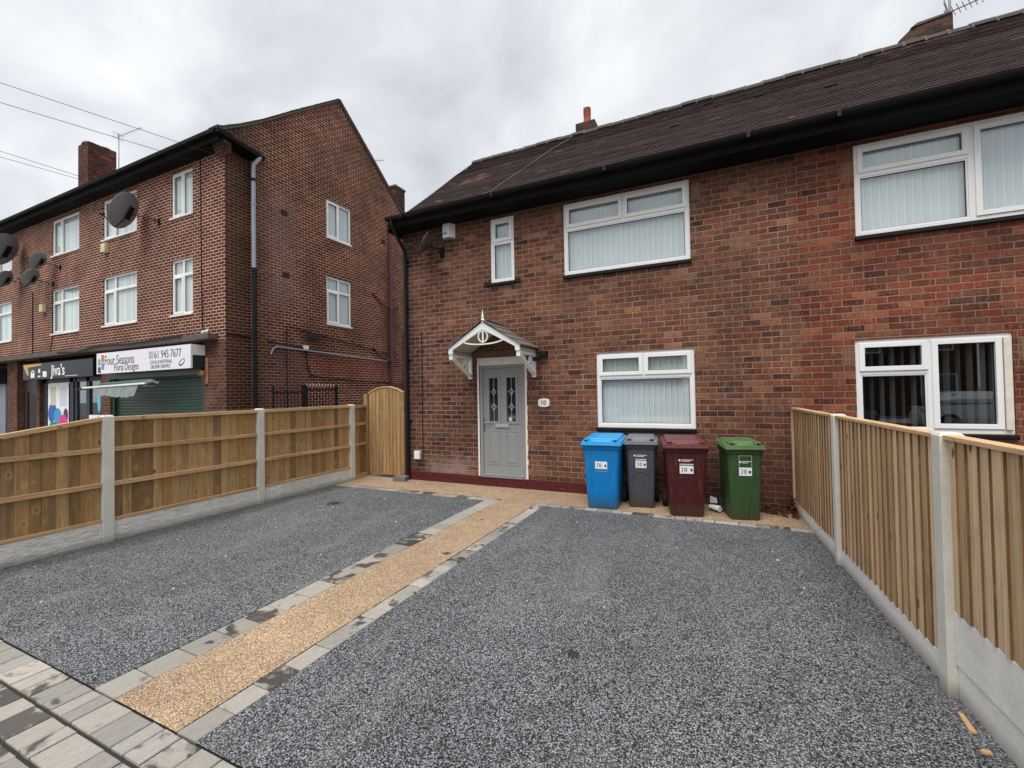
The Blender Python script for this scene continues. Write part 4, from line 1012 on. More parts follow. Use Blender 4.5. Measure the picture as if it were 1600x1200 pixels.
# chimneys
ch = MB(); ch.box(-26.0, -25.1, 9.6, 10.62, 10.3, 13.2); c1 = ch.build('chimney', BR_STACK2, sroof)
cp = MB(); lathe(cp, (-25.55, 9.85, 13.2), [(.3, 0), (.26, .1), (.12, .14)], 12); lathe(cp, (-25.5, 10.35, 13.22), [(.28, 0), (.22, .1), (.1, .13)], 12); cp.build('flaunching', MORTAR, c1)
ch = MB(); ch.box(-11.92, -11.5, 13.9, 14.48, 6.5, 10.02); c2 = ch.build('chimney', BR_STACK, sroof); cp = MB(); cp.box(-11.95, -11.47, 13.87, 14.51, 10.02, 10.1); cp.build('chimney_cap', CONC_BAND, c2)

# --- shop fronts
GREEN = plain('green_shutter', (22, 54, 44), .4, var=.1, scale=2); SHADE = plain('shop_dark', (30, 26, 28), .6)
PURP = plain('maroon_door', (52, 36, 42), .5); DKBLUE = plain('shop_frame_navy', (34, 38, 52), .5)
sh = MB(); z_ = .0
while z_ < 2.5:
    yb_ = YF0+.12; sh.loft([[(-17.25, yb_, z_), (-17.25, yb_-.012, z_+.02), (-17.25, yb_-.016, z_+.05), (-17.25, yb_-.004, z_+.088), (-17.25, yb_+.004, z_+.088), (-17.25, yb_+.004, z_)][::-1],
             [(-12.7, yb_, z_), (-12.7, yb_-.012, z_+.02), (-12.7, yb_-.016, z_+.05), (-12.7, yb_-.004, z_+.088), (-12.7, yb_+.004, z_+.088), (-12.7, yb_+.004, z_)][::-1]]); z_ += .09
sh = sh.build('roller_shutter', GREEN, shop)
gb = MB(); gb.box(-12.7, -12.5, YF0+.04, YF0+.14, 0, 2.5); gb.box(-17.4, -17.25, YF0+.04, YF0+.14, 0, 2.5); gb.box(-17.4, -12.5, YF0-.1, YF0+.05, 2.3, 2.48); gb.build('shutter_guide', GREEN, sh)
gb = MB(); gb.box(-17.28, -12.46, 6.88, YF0-.005, 2.49, 2.95); gb.build('shutter_housing', GREEN, shop)
ar = MB(); ar.box(-12.42, -12.3, YF0-.03, YF0, 2.05, 2.75); ar.box(-12.62, -12.36, YF0-.12, YF0-.02, 2.28, 2.4); ar.build('rusty_bracket', plain('rust', (150, 104, 74), .9, var=.35, scale=16), shop)
# next shop: door, glazing
sf = MB(); sf.box(-24.28, -22.64, YF0+.2, YF0+.25, 0, 2.5); sf.build('maroon_door', PURP, shop)
sf = MB(); sf.box(-24.0, -23.9, YF0+.16, YF0+.2, 0, 2.0); sf.box(-23.6, -22.95, YF0+.17, YF0+.2, .3, 1.9); sf.build('door_trim', SHADE, shop)
sf = MB()
for a, b_ in ((-22.4, -22.1), (-20.35, -20.1), (-19.95, -19.85), (-19.2, -18.98), (-18.05, -17.95)): sf.box(a, b_, YF0+.1, YF0+.2, 0, 2.5)
sf.box(-22.4, -18.0, YF0+.1, YF0+.2, 2.3, 2.5); sf.box(-20.1, -19.2, YF0+.12, YF0+.18, 2.0, 2.08); sf.build('shopfront_frame', DKBLUE, shop)
sg = MB(); sg.box(-22.1, -18.0, YF0+.14, YF0+.15, .2, 2.3); sg.build('shopfront_glass', GLASS, shop)
dk = MB(); dk.box(-22.1, -18.0, YF0+1.2, YF0+1.25, 0, 2.4); dk.box(-31, -24.3, YF0+.4, YF0+.45, 0, 2.4); dk.build('shop_interior', plain('interior_shade', (64, 66, 62), .9, var=.5, scale=2), shop)
dk = MB()
z_ = 0
while z_ < 2.3: dk.box(-28.5, -25.25, YF0+.02, YF0+.045, z_, z_+.07); z_ += .085
dk.build('steel_shutter', plain('steel_shutter_grey', (150, 152, 158), .5, metal=.3), shop)
pb = MB(); pb.box(-25.32, -25.2, YF0-.01, YF0+.06, 0, 2.35); pb.build('blue_guide', plain('shutter_blue', (34, 48, 118), .5), shop)
# poster in window
po = thing('window_poster', 'tall white shop poster with blue, pink and green painted blobs', 'poster', (-21.2, YF0+.08, 0))
pz = MB(); pz.box(-21.95, -20.4, YF0+.085, YF0+.095, .6, 2.28); pz.build('sheet', LETTER_WH, po)
def blob(par, name, rgb, pts_, y_):
    b_ = MB(); n = len(pts_); b_.prism([(p[0], p[1]) for p in pts_], y_-.002, y_); b_.build(name, plain(name+'_ink', rgb, .5, var=.03), par)
def ell(cx, cz, rx, rz, rot=0, n=18):
    return [(cx+rx*math.cos(t)*math.cos(rot)-rz*math.sin(t)*math.sin(rot), cz+rx*math.cos(t)*math.sin(rot)+rz*math.sin(t)*math.cos(rot)) for t in [2*math.pi*k/n for k in range(n)]]
blob(po, 'blue_shape', (44, 92, 170), ell(-21.62, 1.25, .30, .38, -.4), YF0+.084)
blob(po, 'sky_shape', (40, 150, 205), ell(-21.2, 1.12, .28, .28), YF0+.081)
blob(po, 'pink_shape', (220, 40, 130), ell(-20.78, .85, .34, .32, .3), YF0+.078)
blob(po, 'navy_shape', (62, 48, 110), ell(-20.6, 1.15, .17, .24), YF0+.083)
blob(po, 'green_shape', (30, 130, 80), ell(-21.5, .72, .35, .2), YF0+.075)
blob(po, 'tan_panel', (205, 196, 176), [(-21.75, 1.5), (-21.35, 1.5), (-21.35, 2.15), (-21.75, 2.15)], YF0+.0835)
blob(po, 'grey_panel', (206, 210, 222), [(-21.05, 1.45), (-20.55, 1.45), (-20.55, 2.12), (-21.05, 2.12)], YF0+.0835)
p2 = thing('window_poster', 'low white poster with dark blue leaf shapes left of the green shutter', 'poster', (-18.5, YF0+.08, 0))
pz = MB(); pz.box(-18.97, -18.06, YF0+.085, YF0+.095, .6, 1.17); pz.build('sheet', LETTER_WH, p2)
blob(p2, 'leaf_shape', (46, 84, 150), ell(-18.72, .92, .13, .17, -.5), YF0+.084); blob(p2, 'thin_leaf', (60, 70, 110), ell(-18.3, 1.0, .05, .15, .4), YF0+.084); blob(p2, 'dark_leaf', (60, 70, 120), ell(-18.1, .98, .04, .12, -.3), YF0+.081)
cyn = MB(); cyn.prism(ell(-18.3, 1.65, .1, .4), YF0+.08, YF0+.09); tag(cyn.build('window_sticker', plain('cyan_sticker', (96, 190, 220), .5, var=.4, scale=30)), 'pale blue sticker on the shop window left of the awning', 'sticker')

# --- shop signs
sg = thing('shop_sign', 'white shop sign reading Four Seasons Floral Designs with phone number', 'sign', (-14.9, 6.83, 2.46))
SX0, SX1, SZ0, SZ1, SY = -17.32, -12.45, 2.46, 3.09, 6.83
b_ = MB(); b_.box(SX0, SX1, SY, YF0-.01, SZ0+.35, SZ1); b_.box(SX0, SX1, SY, SY+.05, SZ0, SZ0+.35); b_.build('sign_box', plain('sign_white', (232, 230, 236), .4, var=.03), sg, bevel=.004)
X1, Z1 = (1, 0, 0), (0, 0, 1)
t1 = text('four', 'Four Seasons', .40, LETTER_DK, sg, (SX0+.48, SY-.003, SZ1-.37), X1, Z1, sx=.78)
t2 = text('floral', 'Floral Designs', .30, LETTER_DK, sg, (SX0+1.02, SY-.003, SZ0+.065), X1, Z1, sx=.80)
t3 = text('phone', '0161 945 7677', .31, LETTER_BK, sg, (SX0+2.92, SY-.003, SZ1-.30), X1, Z1, sx=.82)
t4 = text('local', 'LOCAL & NATIONAL', .135, LETTER_DK, sg, (SX0+2.95, SY-.003, SZ0+.185), X1, Z1, sx=.85)
t5 = text('deliv', 'DELIVERY SERVICE', .135, LETTER_DK, sg, (SX0+3.0, SY-.003, SZ0+.055), X1, Z1, sx=.85)
joined([t1, t2, t3, t4, t5], 'lettering')
lg = MB(); 
lg.prism(ell(SX0+4.48, SZ0+.17, .15, .075, .5, 22), SY-.004, SY); lg.build('logo', LETTER_DK, sg)
lg = MB(); lg.prism(ell(SX0+4.50, SZ0+.18, .11, .04, .5, 22), SY-.007, SY-.003); lg.build('logo_centre', LETTER_WH, sg)
for nm, rgb, a, c, wd_, hh in (('orange_square', (205, 110, 80), .30, .36, .15, .21), ('green_square', (110, 180, 140), .09, .26, .15, .19), ('blue_square', (104, 144, 190), .31, .125, .15, .21), ('maroon_square', (84, 50, 58), .10, .03, .15, .18)):
    q = MB(); q.box(SX0+a-.01, SX0+a+wd_, SY-.003, SY, SZ0+c, SZ0+c+hh); q.build(nm, plain(nm+'_ink', rgb, .5, var=.03), sg)
sj = thing('shop_sign', "black glossy shop sign reading Jiva's in white letters", 'sign', (-20.5, 7.0, 2.43))
b_ = MB(); b_.box(-23.1, -17.98, 7.0, YF0-.005, 2.43, 3.0); b_.build('sign_box', plain('sign_black', (16, 20, 27), .35, spec=.25, var=.1), sj, bevel=.004)
t1 = text('jiva', "Jiva's", .52, LETTER_WH, sj, (-20.85, 6.997, 2.54), X1, Z1, sx=1.0, bold=.008)
t2 = text('jiv2', "", .1, LETTER_WH, sj, (-19.4, 6.996, 2.47), X1, Z1) if False else None
q = MB(); q.box(-19.85, -19.0, 6.996, 7.0, 2.485, 2.50); q.box(-22.45, -22.15, 6.996, 7.0, 2.5, 2.72); q.prism(ell(-22.3, 2.72, .09, .05), 6.996, 7.0); q.box(-21.85, -21.7, 6.996, 7.0, 2.66, 2.8); q.box(-21.88, -21.68, 6.996, 7.0, 2.51, 2.56); q.box(-21.5, -21.2, 6.996, 7.0, 2.5, 2.7); q.build('white_icons', LETTER_WH, sj)
q = MB(); q.prism([(-23.08, 2.98), (-22.75, 2.6), (-22.6, 2.6), (-22.7, 2.88), (-21.6, 2.92), (-21.6, 2.98)][::-1], 6.994, 7.0); q.build('gold_swoosh', plain('gold_ink', (200, 160, 80), .5, var=.1), sj)
se = thing('shop_sign', 'black shop sign at the far left ending in a white letter E', 'sign', (-26.5, 7.0, 2.4))
b_ = MB(); b_.box(-28.5, -25.25, 7.0, YF0-.005, 2.35, 2.95); b_.build('sign_box', plain('sign_black2', (26, 30, 38), .2), se, bevel=.004)
text('letter', "E", .34, LETTER_WH, se, (-25.75, 6.997, 2.58), X1, Z1, sx=.8, bold=.008)
# --- retracted awning
aw = thing('awning', 'half rolled grey awning with scalloped edge below the white sign', 'awning', (-15.5, 6.9, 2.1))
a_ = MB(); a_.tube([(-17.0, 6.82, 2.12), (-14.15, 6.82, 2.16)], .07, 14); a_.build('roller', plain('awning_green', (70, 92, 86), .6), aw, smooth=True)
a_ = MB(); a_.box(-17.9, -14.3, 6.70, 6.76, 2.02, 2.07, tf=lambda x_, y_, z_: (x_, y_, z_+(x_+17.9)*.018)); a_.build('front_bar', WHITE, aw, bevel=.006)
a_ = MB(); a_.tube([(-14.35, 6.72, 2.12), (-14.1, 6.78, 2.16), (-14.05, 6.86, 2.1), (-14.15, 6.95, 2.14)], .035, 8); a_.tube([(-14.6, 6.78, 2.05), (-14.2, 6.9, 2.04)], .03, 8); a_.build('folding_arm', GALV, aw)
a_ = MB(); n = 60; x0_, x1_ = -17.05, -14.75
for k in range(n):
    xa = x0_+(x1_-x0_)*k/n; xb = x0_+(x1_-x0_)*(k+1)/n
    za = 1.78-.04*abs(math.sin(k*.42)) + .03*math.sin(k*.11); zb_ = 1.78-.04*abs(math.sin((k+1)*.42))+.03*math.sin((k+1)*.11)
    ya = 6.70+.02*math.sin(k*.5); yb_ = 6.70+.02*math.sin((k+1)*.5); zt = 2.03+(xa+17.9)*.018
    a_.quad([(xa, ya-.04, za), (xb, yb_-.04, zb_), (xb, 6.73, zt), (xa, 6.73, zt)], random.random())
a_.build('valance', plain('awning_cloth', (128, 138, 136), .8, var=.3, scale=5), aw)
# --- wall dishes
for i, (lab, c, wp, rd) in enumerate((
    ('large black mesh dish in front of the middle top floor window', (-15.25, 6.72, 7.05), (-14.62, 7.2, 6.85), .55),
    ('largest black dish at the left edge of the photo, on the shop block', (-23.6, 6.7, 7.2), (-22.7, 7.2, 6.85), .62),
    ('small black dish right of the largest one on the shop block', (-21.1, 6.8, 6.5), (-20.75, 7.2, 6.35), .33),
    ('small black dish, right one of the lower two on the shop block', (-21.7, 6.8, 5.97), (-21.3, 7.2, 5.82), .33),
    ('small black dish, left one of the lower two on the shop block', (-23.9, 6.8, 6.2), (-23.5, 7.2, 6.08), .33))):
    dish('satellite_dish', lab, c, wp, rd, DISHM, group='satellite dishes on the shop block')
for lab, x_, z_ in (('cream alarm box between the two window rows near the middle', -17.6, 6.5), ('cream alarm box left of a lower flat window', -21.95, 5.0)):
    o = thing('alarm_box', lab, 'alarm box', (x_, 7.2, z_)); q = MB(); q.box(x_-.13, x_+.13, 7.08, 7.199, z_-.15, z_+.15); q.build('case', plain('alarm_cream', (206, 196, 150), .5), o, bevel=.02)
    q = MB(); q.box(x_-.06, x_+.06, 7.07, 7.08, z_-.2, z_-.15); q.build('base', BLACK, o)
o = thing('security_camera', 'small white camera fixed on the concrete band near the corner', 'camera', (-12.35, 7.2, 3.45)); q = MB(); q.tube([(-12.35, 7.18, 3.44), (-12.35, 7.06, 3.42)], .045, 10); q.build('body', WHITE2, o); q = MB(); q.box(-12.38, -12.32, 7.17, 7.199, 3.40, 3.52); q.build('mount', WHITE2, o)
# --- aerials
def aerial(label, base, top, bdir, L, n, seed=0, refl=True, bh=None):
    o = thing('tv_aerial', label, 'aerial', base, group='rooftop aerials'); m1 = MB(); m1.tube([base, top], .018, 6); m1.build('mast', GALV, o)
    t = Vector(top)-Vector((0, 0, .12 if bh is None else top[2]-bh)); d = Vector(bdir).normalized(); s_ = d.cross(Vector((0, 0, 1))).normalized()
    m2 = MB(); m2.tube([t-d*.1, t+d*L], .012, 6)
    for k in range(n):
        p = t+d*(L*(k+.6)/n); w_ = .17-.05*k/n; m2.tube([p-s_*w_, p+s_*w_], .005, 4)
    m2.build('boom', GALV, o)
    if refl:
        m3 = MB()
        for zz in (-.14, -.07, .07, .14): m3.tube([t-d*.06-s_*.24+Vector((0, 0, zz)), t-d*(.06-.03)+s_*.24+Vector((0, 0, zz))], .006, 4)
        m3.tube([t-d*.05+Vector((0, 0, -.16)), t-d*.05+Vector((0, 0, .16))], .008, 4); m3.build('reflector', GALV, o)
    return o
aerial('tv aerial standing beside the right hand chimney above the ridge', (3.88, 10.2, 7.75), (3.88, 10.2, 8.72), (.75, -.45, -.1), .62, 9, bh=8.24)
aerial('tv aerial behind the tall chimney of the shop block', (-25.3, 10.8, 12.4), (-25.3, 10.8, 14.2), (.9, .1, .05), 1.6, 8)
aerial('thin tv aerial behind the sloping gable of the shop block', (-12.6, 13.2, 9.2), (-12.6, 13.2, 11.1), (.9, .35, .0), .9, 8, refl=False)
# --- railings beside the gable
rl = thing('metal_railing', 'black spiked railings in front of the shop block gable', 'railing', (-10.4, 8.5, 0))
q = MB()
for (y0_, y1_, zt) in ((7.72, 8.55, 1.86), (8.75, 9.75, 1.93)):
    q.bar((-10.45, y0_, zt-.08), (-10.45, y1_, zt-.08), .03, .03); q.bar((-10.45, y0_, .2), (-10.45, y1_, .2), .03, .03)
    y_ = y0_
    while y_ <= y1_: q.tube([(-10.45, y_, .05), (-10.45, y_, zt)], .011, 6); y_ += .105
q.build('bars', BLACK, rl)
for y_, w_ in ((7.70, .05), (8.65, .1), (9.80, .06)):
    q = MB(); q.box(-10.45-w_/2, -10.45+w_/2, y_-w_/2, y_+w_/2, 0, 1.98); q.build('post', BLACK, rl, bevel=.004)
q = MB(); y_ = 8.75
while y_ < 9.76: q.tube([(-10.45, y_, 1.93), (-10.45, y_, 1.97), (-10.45, y_, 2.03)], [.012, .022, .001], 6); y_ += .105
q.build('finials', GALV, rl)

# ------------------------------------------------------------------ overhead wires and pole
def ray(px, py): return fw + rt*((px-800)/F) - up*((py-600)/F)
def onY(px, py, Y): r_ = ray(px, py); k = Y/r_.y; return Vector((r_.x*k, Y, r_.z*k+H))
pole = (-16.0, -11.5, 0)
wires = (((332, 240), (0, 129), 'highest of the four black wires running to the shop block'), ((304, 252), (0, 160), 'second highest of the four black wires running to the shop block'),
         ((186, 295), (0, 236), 'third of the four black wires, crossing below the chimney top'), ((184, 297), (0, 245), 'lowest of the four black wires running to the shop block'))
for (e_, s_, lab) in wires:
    A = onY(e_[0], e_[1], 6.86); B = onY(s_[0], s_[1], 3.7 if e_[0] > 200 else 4.6)
    d = (B-A); pts = []
    tmax = (6.86+11.5)/(6.86-B.y)
    for k in range(25):
        t = tmax*k/24; p = A+d*t; sag = -.02*0; p.z += .0; pts.append(p)
    c = MB(); c.tube(pts, .006, 5); tag(c.build('overhead_wire', BLACK), lab, 'wire', 'wires running to the shop block')
tp = thing('telegraph_pole', 'brown timber pole across the road carrying the wires', 'pole', (-27, -11.6, 0))
q = MB(); q.tube([(-27, -11.6, 0), (-27, -11.6, 10)], [.14, .1], 10); q.build('shaft', plain('pole_timber', (92, 76, 60), .9), tp); q = MB(); q.box(-28.5, -25.5, -11.65, -11.55, 9.2, 9.32); q.build('crossarm', plain('pole_timber2', (80, 66, 52), .9), tp)

# ------------------------------------------------------------------ left fence
FX = -6.52
RUSTN = plain('nail_rust', (74, 60, 50), .7)
fl_ = thing('timber_fence', 'low brown timber fence with concrete posts on the left of the driveway', 'fence', (FX, 4.5, 0))
posts = [.72, 2.685, 4.60, 6.52]
for y_ in posts:
    q = MB(); tp_ = 1.485
    q.loft([[(FX-.1, y_-.055, -.05), (FX, y_-.055, -.05), (FX, y_+.055, -.05), (FX-.1, y_+.055, -.05)], [(FX-.1, y_-.055, tp_-.012), (FX, y_-.055, tp_-.012), (FX, y_+.055, tp_-.012), (FX-.1, y_+.055, tp_-.012)], [(FX-.085, y_-.04, tp_+.008), (FX-.015, y_-.04, tp_+.008), (FX-.015, y_+.04, tp_+.008), (FX-.085, y_+.04, tp_+.008)]])
    q.build('concrete_post', CONC, fl_, bevel=.004)
def left_panel(y0_, y1_, zt0, zt1, zb):
    """boards seen from the rail side; top may slope"""
    q = MB(); y_ = y0_; top = lambda v: zt0+(zt1-zt0)*(v-y0_)/(y1_-y0_)
    rr = random.Random(int(y0_*100))
    while y_ < y1_-.005:
        wd_ = rr.uniform(.092, .118); b_ = min(y_+wd_, y1_); dx = rr.uniform(-.004, .004); t = rr.random()
        q.hexa([(FX-.066+dx, y_, zb), (FX-.05+dx, y_, zb), (FX-.054+dx, b_-.002, zb), (FX-.07+dx, b_-.002, zb), (FX-.066+dx, y_, top(y_)-.015), (FX-.05+dx, y_, top(y_)-.015), (FX-.054+dx, b_-.002, top(b_)-.015), (FX-.07+dx, b_-.002, top(b_)-.015)], t)
        y_ = b_
    pan = q.build('fence_panel', WOOD_L, fl_)
    for zz in (1.085, .675):
        q = MB(); q.box(FX-.049, FX-.012, y0_, y1_, zz-.026, zz+.026); q.build('rail', WOOD_RAIL, pan, bevel=.003)
    nl = MB(); yy_ = y0_+.05
    while yy_ < y1_-.03:
        for zz in (1.085, .675):
            dz = rr.uniform(-.012, .012); nl.box(FX-.0125, FX-.0105, yy_-.0035, yy_+.0035, zz+dz-.0035, zz+dz+.0035)
        yy_ += rr.uniform(.09, .12)
    nl.build('nail_heads', RUSTN, pan)
    q = MB(); q.box(FX-.046, FX-.016, y0_, y1_, zb, zb+.035); q.build('rail', WOOD_RAIL, pan, bevel=.003)
    q = MB(); q.hexa([(FX-.075, y0_, top(y0_)-.05), (FX-.005, y0_, top(y0_)-.05), (FX-.005, y1_, top(y1_)-.05), (FX-.075, y1_, top(y1_)-.05), (FX-.075, y0_, top(y0_)), (FX-.005, y0_, top(y0_)), (FX-.005, y1_, top(y1_)), (FX-.075, y1_, top(y1_))], .8)
    q.build('cap_rail', WOOD_RAIL, pan, bevel=.003)
for y0_, y1_, a, b_ in ((.775, 2.63, 1.17, 1.475), (2.74, 4.545, 1.47, 1.475), (4.655, 6.465, 1.475, 1.48)):
    left_panel(y0_, y1_, a, b_, .24)
    q = MB(); q.box(FX-.065, FX-.02, y0_, y1_, -.05, .238); q.build('gravel_board', CONC_R, fl_, bevel=.006)
# return piece to the gate
def lerp(a, b_, t): return a+(b_-a)*t
q = MB()
for k in range(5):
    t0, t1 = k/5, (k+1)/5; xa, ya = lerp(-6.57, -6.66, t0), lerp(6.58, 7.0, t0); xb, yb_ = lerp(-6.57, -6.66, t1), lerp(6.58, 7.0, t1)
    q.hexa([(xa-.03, ya, .03), (xa-.015, ya, .03), (xb-.015, yb_-.002, .03), (xb-.03, yb_-.002, .03), (xa-.03, ya, 1.46), (xa-.015, ya, 1.46), (xb-.015, yb_-.002, 1.46), (xb-.03, yb_-.002, 1.46)], random.random())
pan = q.build('fence_panel', WOOD_L, fl_)
for zz, h_ in ((1.085, .05), (.675, .05), (.05, .05), (1.445, .05)):
    q = MB(); q.bar((-6.565, 6.58, zz), (-6.655, 7.0, zz), .04, h_); q.build('rail', WOOD_RAIL, pan)

# ------------------------------------------------------------------ gate
gt = thing('timber_gate', 'arched light brown timber gate between fence and brown brick house', 'gate', (-6.1, 7.06, 0))
q = MB(); q.box(-6.70, -6.60, 7.0, 7.1, 0, 1.70); q.build('gate_post', WOOD_G, gt, bevel=.004)
GX0, GX1 = -6.585, -5.685; n = 10
arch = lambda x_: 1.70 + .125*(1-((x_-(GX0+GX1)/2)/((GX1-GX0)/2))**2)
q = MB()
for k in range(n):
    a = GX0+(GX1-GX0)*k/n; b_ = a+(GX1-GX0)/n-.003; m_ = (a+b_)/2; dy = random.uniform(-.002, .002)
    q.prism([(a+.003, .05), (b_-.003, .05), (b_-.003, arch(b_)), (m_, arch(m_)), (a+.003, arch(a))], 7.03+dy, 7.05, tone=random.random())
gb_ = q.build('boards', WOOD_G, gt, bevel=.002)
q = MB()
for k in range(16):
    a = GX0+(GX1-GX0)*k/16; b_ = GX0+(GX1-GX0)*(k+1)/16
    q.hexa([(a, 7.015, arch(a)), (b_, 7.015, arch(b_)), (b_, 7.075, arch(b_)), (a, 7.075, arch(a)), (a, 7.015, arch(a)+.022), (b_, 7.015, arch(b_)+.022), (b_, 7.075, arch(b_)+.022), (a, 7.075, arch(a)+.022)], .9)
q.build('arched_cap', WOOD_GX, gt)
q = MB(); q.box(GX1-.02, GX1+.02, 7.02, 7.08, .04, 1.70); q.build('closing_stile', WOOD_G, gt, bevel=.003)
q = MB(); q.box(-.17, .09, -.1, .1, 0, .085); o = q.build('concrete_block', BLOCKC, None, bevel=.006); o.location = (-5.56, 6.84, .001); o.rotation_euler = (0, 0, R(12)); tag(o, 'grey concrete block on the ground at the foot of the gate', 'block')

# ------------------------------------------------------------------ right fence
fr_ = thing('timber_fence', 'tall pale feather edge fence with concrete posts on the right of the driveway', 'fence', (rfx(4), 4, 0))
rposts = [1.35, 3.2, 5.1, 6.94]
def TR(y_, dx, z_): return (rfx(y_)+dx, y_, z_)
for y_ in rposts[:3]:
    x_ = rfx(y_); q = MB(); hb = 1.41
    q.loft([[(x_-.01, y_-.055, -.05), (x_+.10, y_-.055, -.05), (x_+.10, y_+.055, -.05), (x_-.01, y_+.055, -.05)], [(x_-.01, y_-.055, hb-.01), (x_+.10, y_-.055, hb-.01), (x_+.10, y_+.055, hb-.01), (x_-.01, y_+.055, hb-.01)], [(x_+.003, y_-.04, hb+.008), (x_+.085, y_-.04, hb+.008), (x_+.085, y_+.04, hb+.008), (x_+.003, y_+.04, hb+.008)]])
    # shallow channel line on the face
    q.build('concrete_post', CONC, fr_, bevel=.004)
def right_panel(y0_, y1_, zb0, zb1, zt, seed):
    rr = random.Random(seed); q = MB(); y_ = y0_; zb = lambda v: zb0+(zb1-zb0)*(v-y0_)/(y1_-y0_)
    first = True
    while y_ < y1_-.01:
        wd_ = rr.uniform(.085, .105) if not first else .12; b_ = min(y_+wd_, y1_); first = False; t = rr.random(); k = rr.uniform(-.002, .002)
        xa = rfx(y_)+.014+k; xb = rfx(b_)+.025+k      # near edge proud, far edge tucked
        th_ = .010
        q.cm = 0; q.quad([(xa, y_, zb(y_)-.0), (xa, y_, zt), (xb, b_, zt), (xb, b_, zb(b_))], t)
        q.cm = 1; q.quad([(xa, y_, zb(y_)), (xa+th_+.012, y_, zb(y_)), (xa+th_+.012, y_, zt), (xa, y_, zt)], rr.random())
        q.cm = 0; q.quad([(xa+th_+.02, y_, zb(y_)), (xb+th_, b_, zb(b_)), (xb+th_, b_, zt), (xa+th_+.02, y_, zt)], t)
        q.quad([(xa, y_, zb(y_)), (xb, b_, zb(b_)), (xb+th_, b_, zb(b_)), (xa+th_+.02, y_, zb(y_))], t)
        y_ = b_
    pan = q.build('fence_panel', [WOOD_R, WOOD_E], fr_)
    q = MB(); q.hexa([TR(y0_, -.0, zt-.004), TR(y0_, .075, zt-.004), TR(y1_, .075, zt-.004), TR(y1_, 0, zt-.004), TR(y0_, 0, zt+.022), TR(y0_, .075, zt+.022), TR(y1_, .075, zt+.022), TR(y1_, 0, zt+.022)][:], .9)
    q.build('cap_rail', WOOD_RAIL, pan, bevel=.003)
    for zz in (.35, .8, 1.25): q = MB(); q.hexa([TR(y0_, .06, zz), TR(y0_, .1, zz), TR(y1_, .1, zz), TR(y1_, .06, zz), TR(y0_, .06, zz+.04), TR(y0_, .1, zz+.04), TR(y1_, .1, zz+.04), TR(y1_, .06, zz+.04)]); q.build('rail', WOOD_RAIL, pan)
def gboard(y0_, y1_, z0_, z1_, dx=.022, dx2=.062):
    q = MB(); q.hexa([TR(y0_, dx, z0_), TR(y0_, dx2, z0_), TR(y1_, dx2, z0_), TR(y1_, dx, z0_), TR(y0_, dx, z1_), TR(y0_, dx2, z1_), TR(y1_, dx2, z1_), TR(y1_, dx, z1_)]); return q.build('gravel_board', CONC_S, fr_, bevel=.006)
right_panel(5.155, 6.96, .16, .16, 1.385, 5); gboard(5.155, 6.96, -.05, .159)
right_panel(3.255, 5.045, .158, .158, 1.385, 6); gboard(3.255, 5.045, -.05, .157)
right_panel(1.405, 3.145, .465, .465, 1.385, 8); gboard(1.405, 3.145, .182, .464); gboard(1.405, 3.145, -.05, .178, .03, .07)
gboard(-.5, 1.295, .0, .464); right_panel(-.5, 1.295, .465, .465, 1.385, 9)
q = MB(); q.hexa([TR(6.96, .0, 0), TR(6.96, .07, 0), TR(6.998, .07, 0), TR(6.998, .0, 0), TR(6.96, 0, 1.36), TR(6.96, .07, 1.36), TR(6.998, .07, 1.36), TR(6.998, 0, 1.36)], .3); q.build('wall_batten', WOOD_R, fr_)

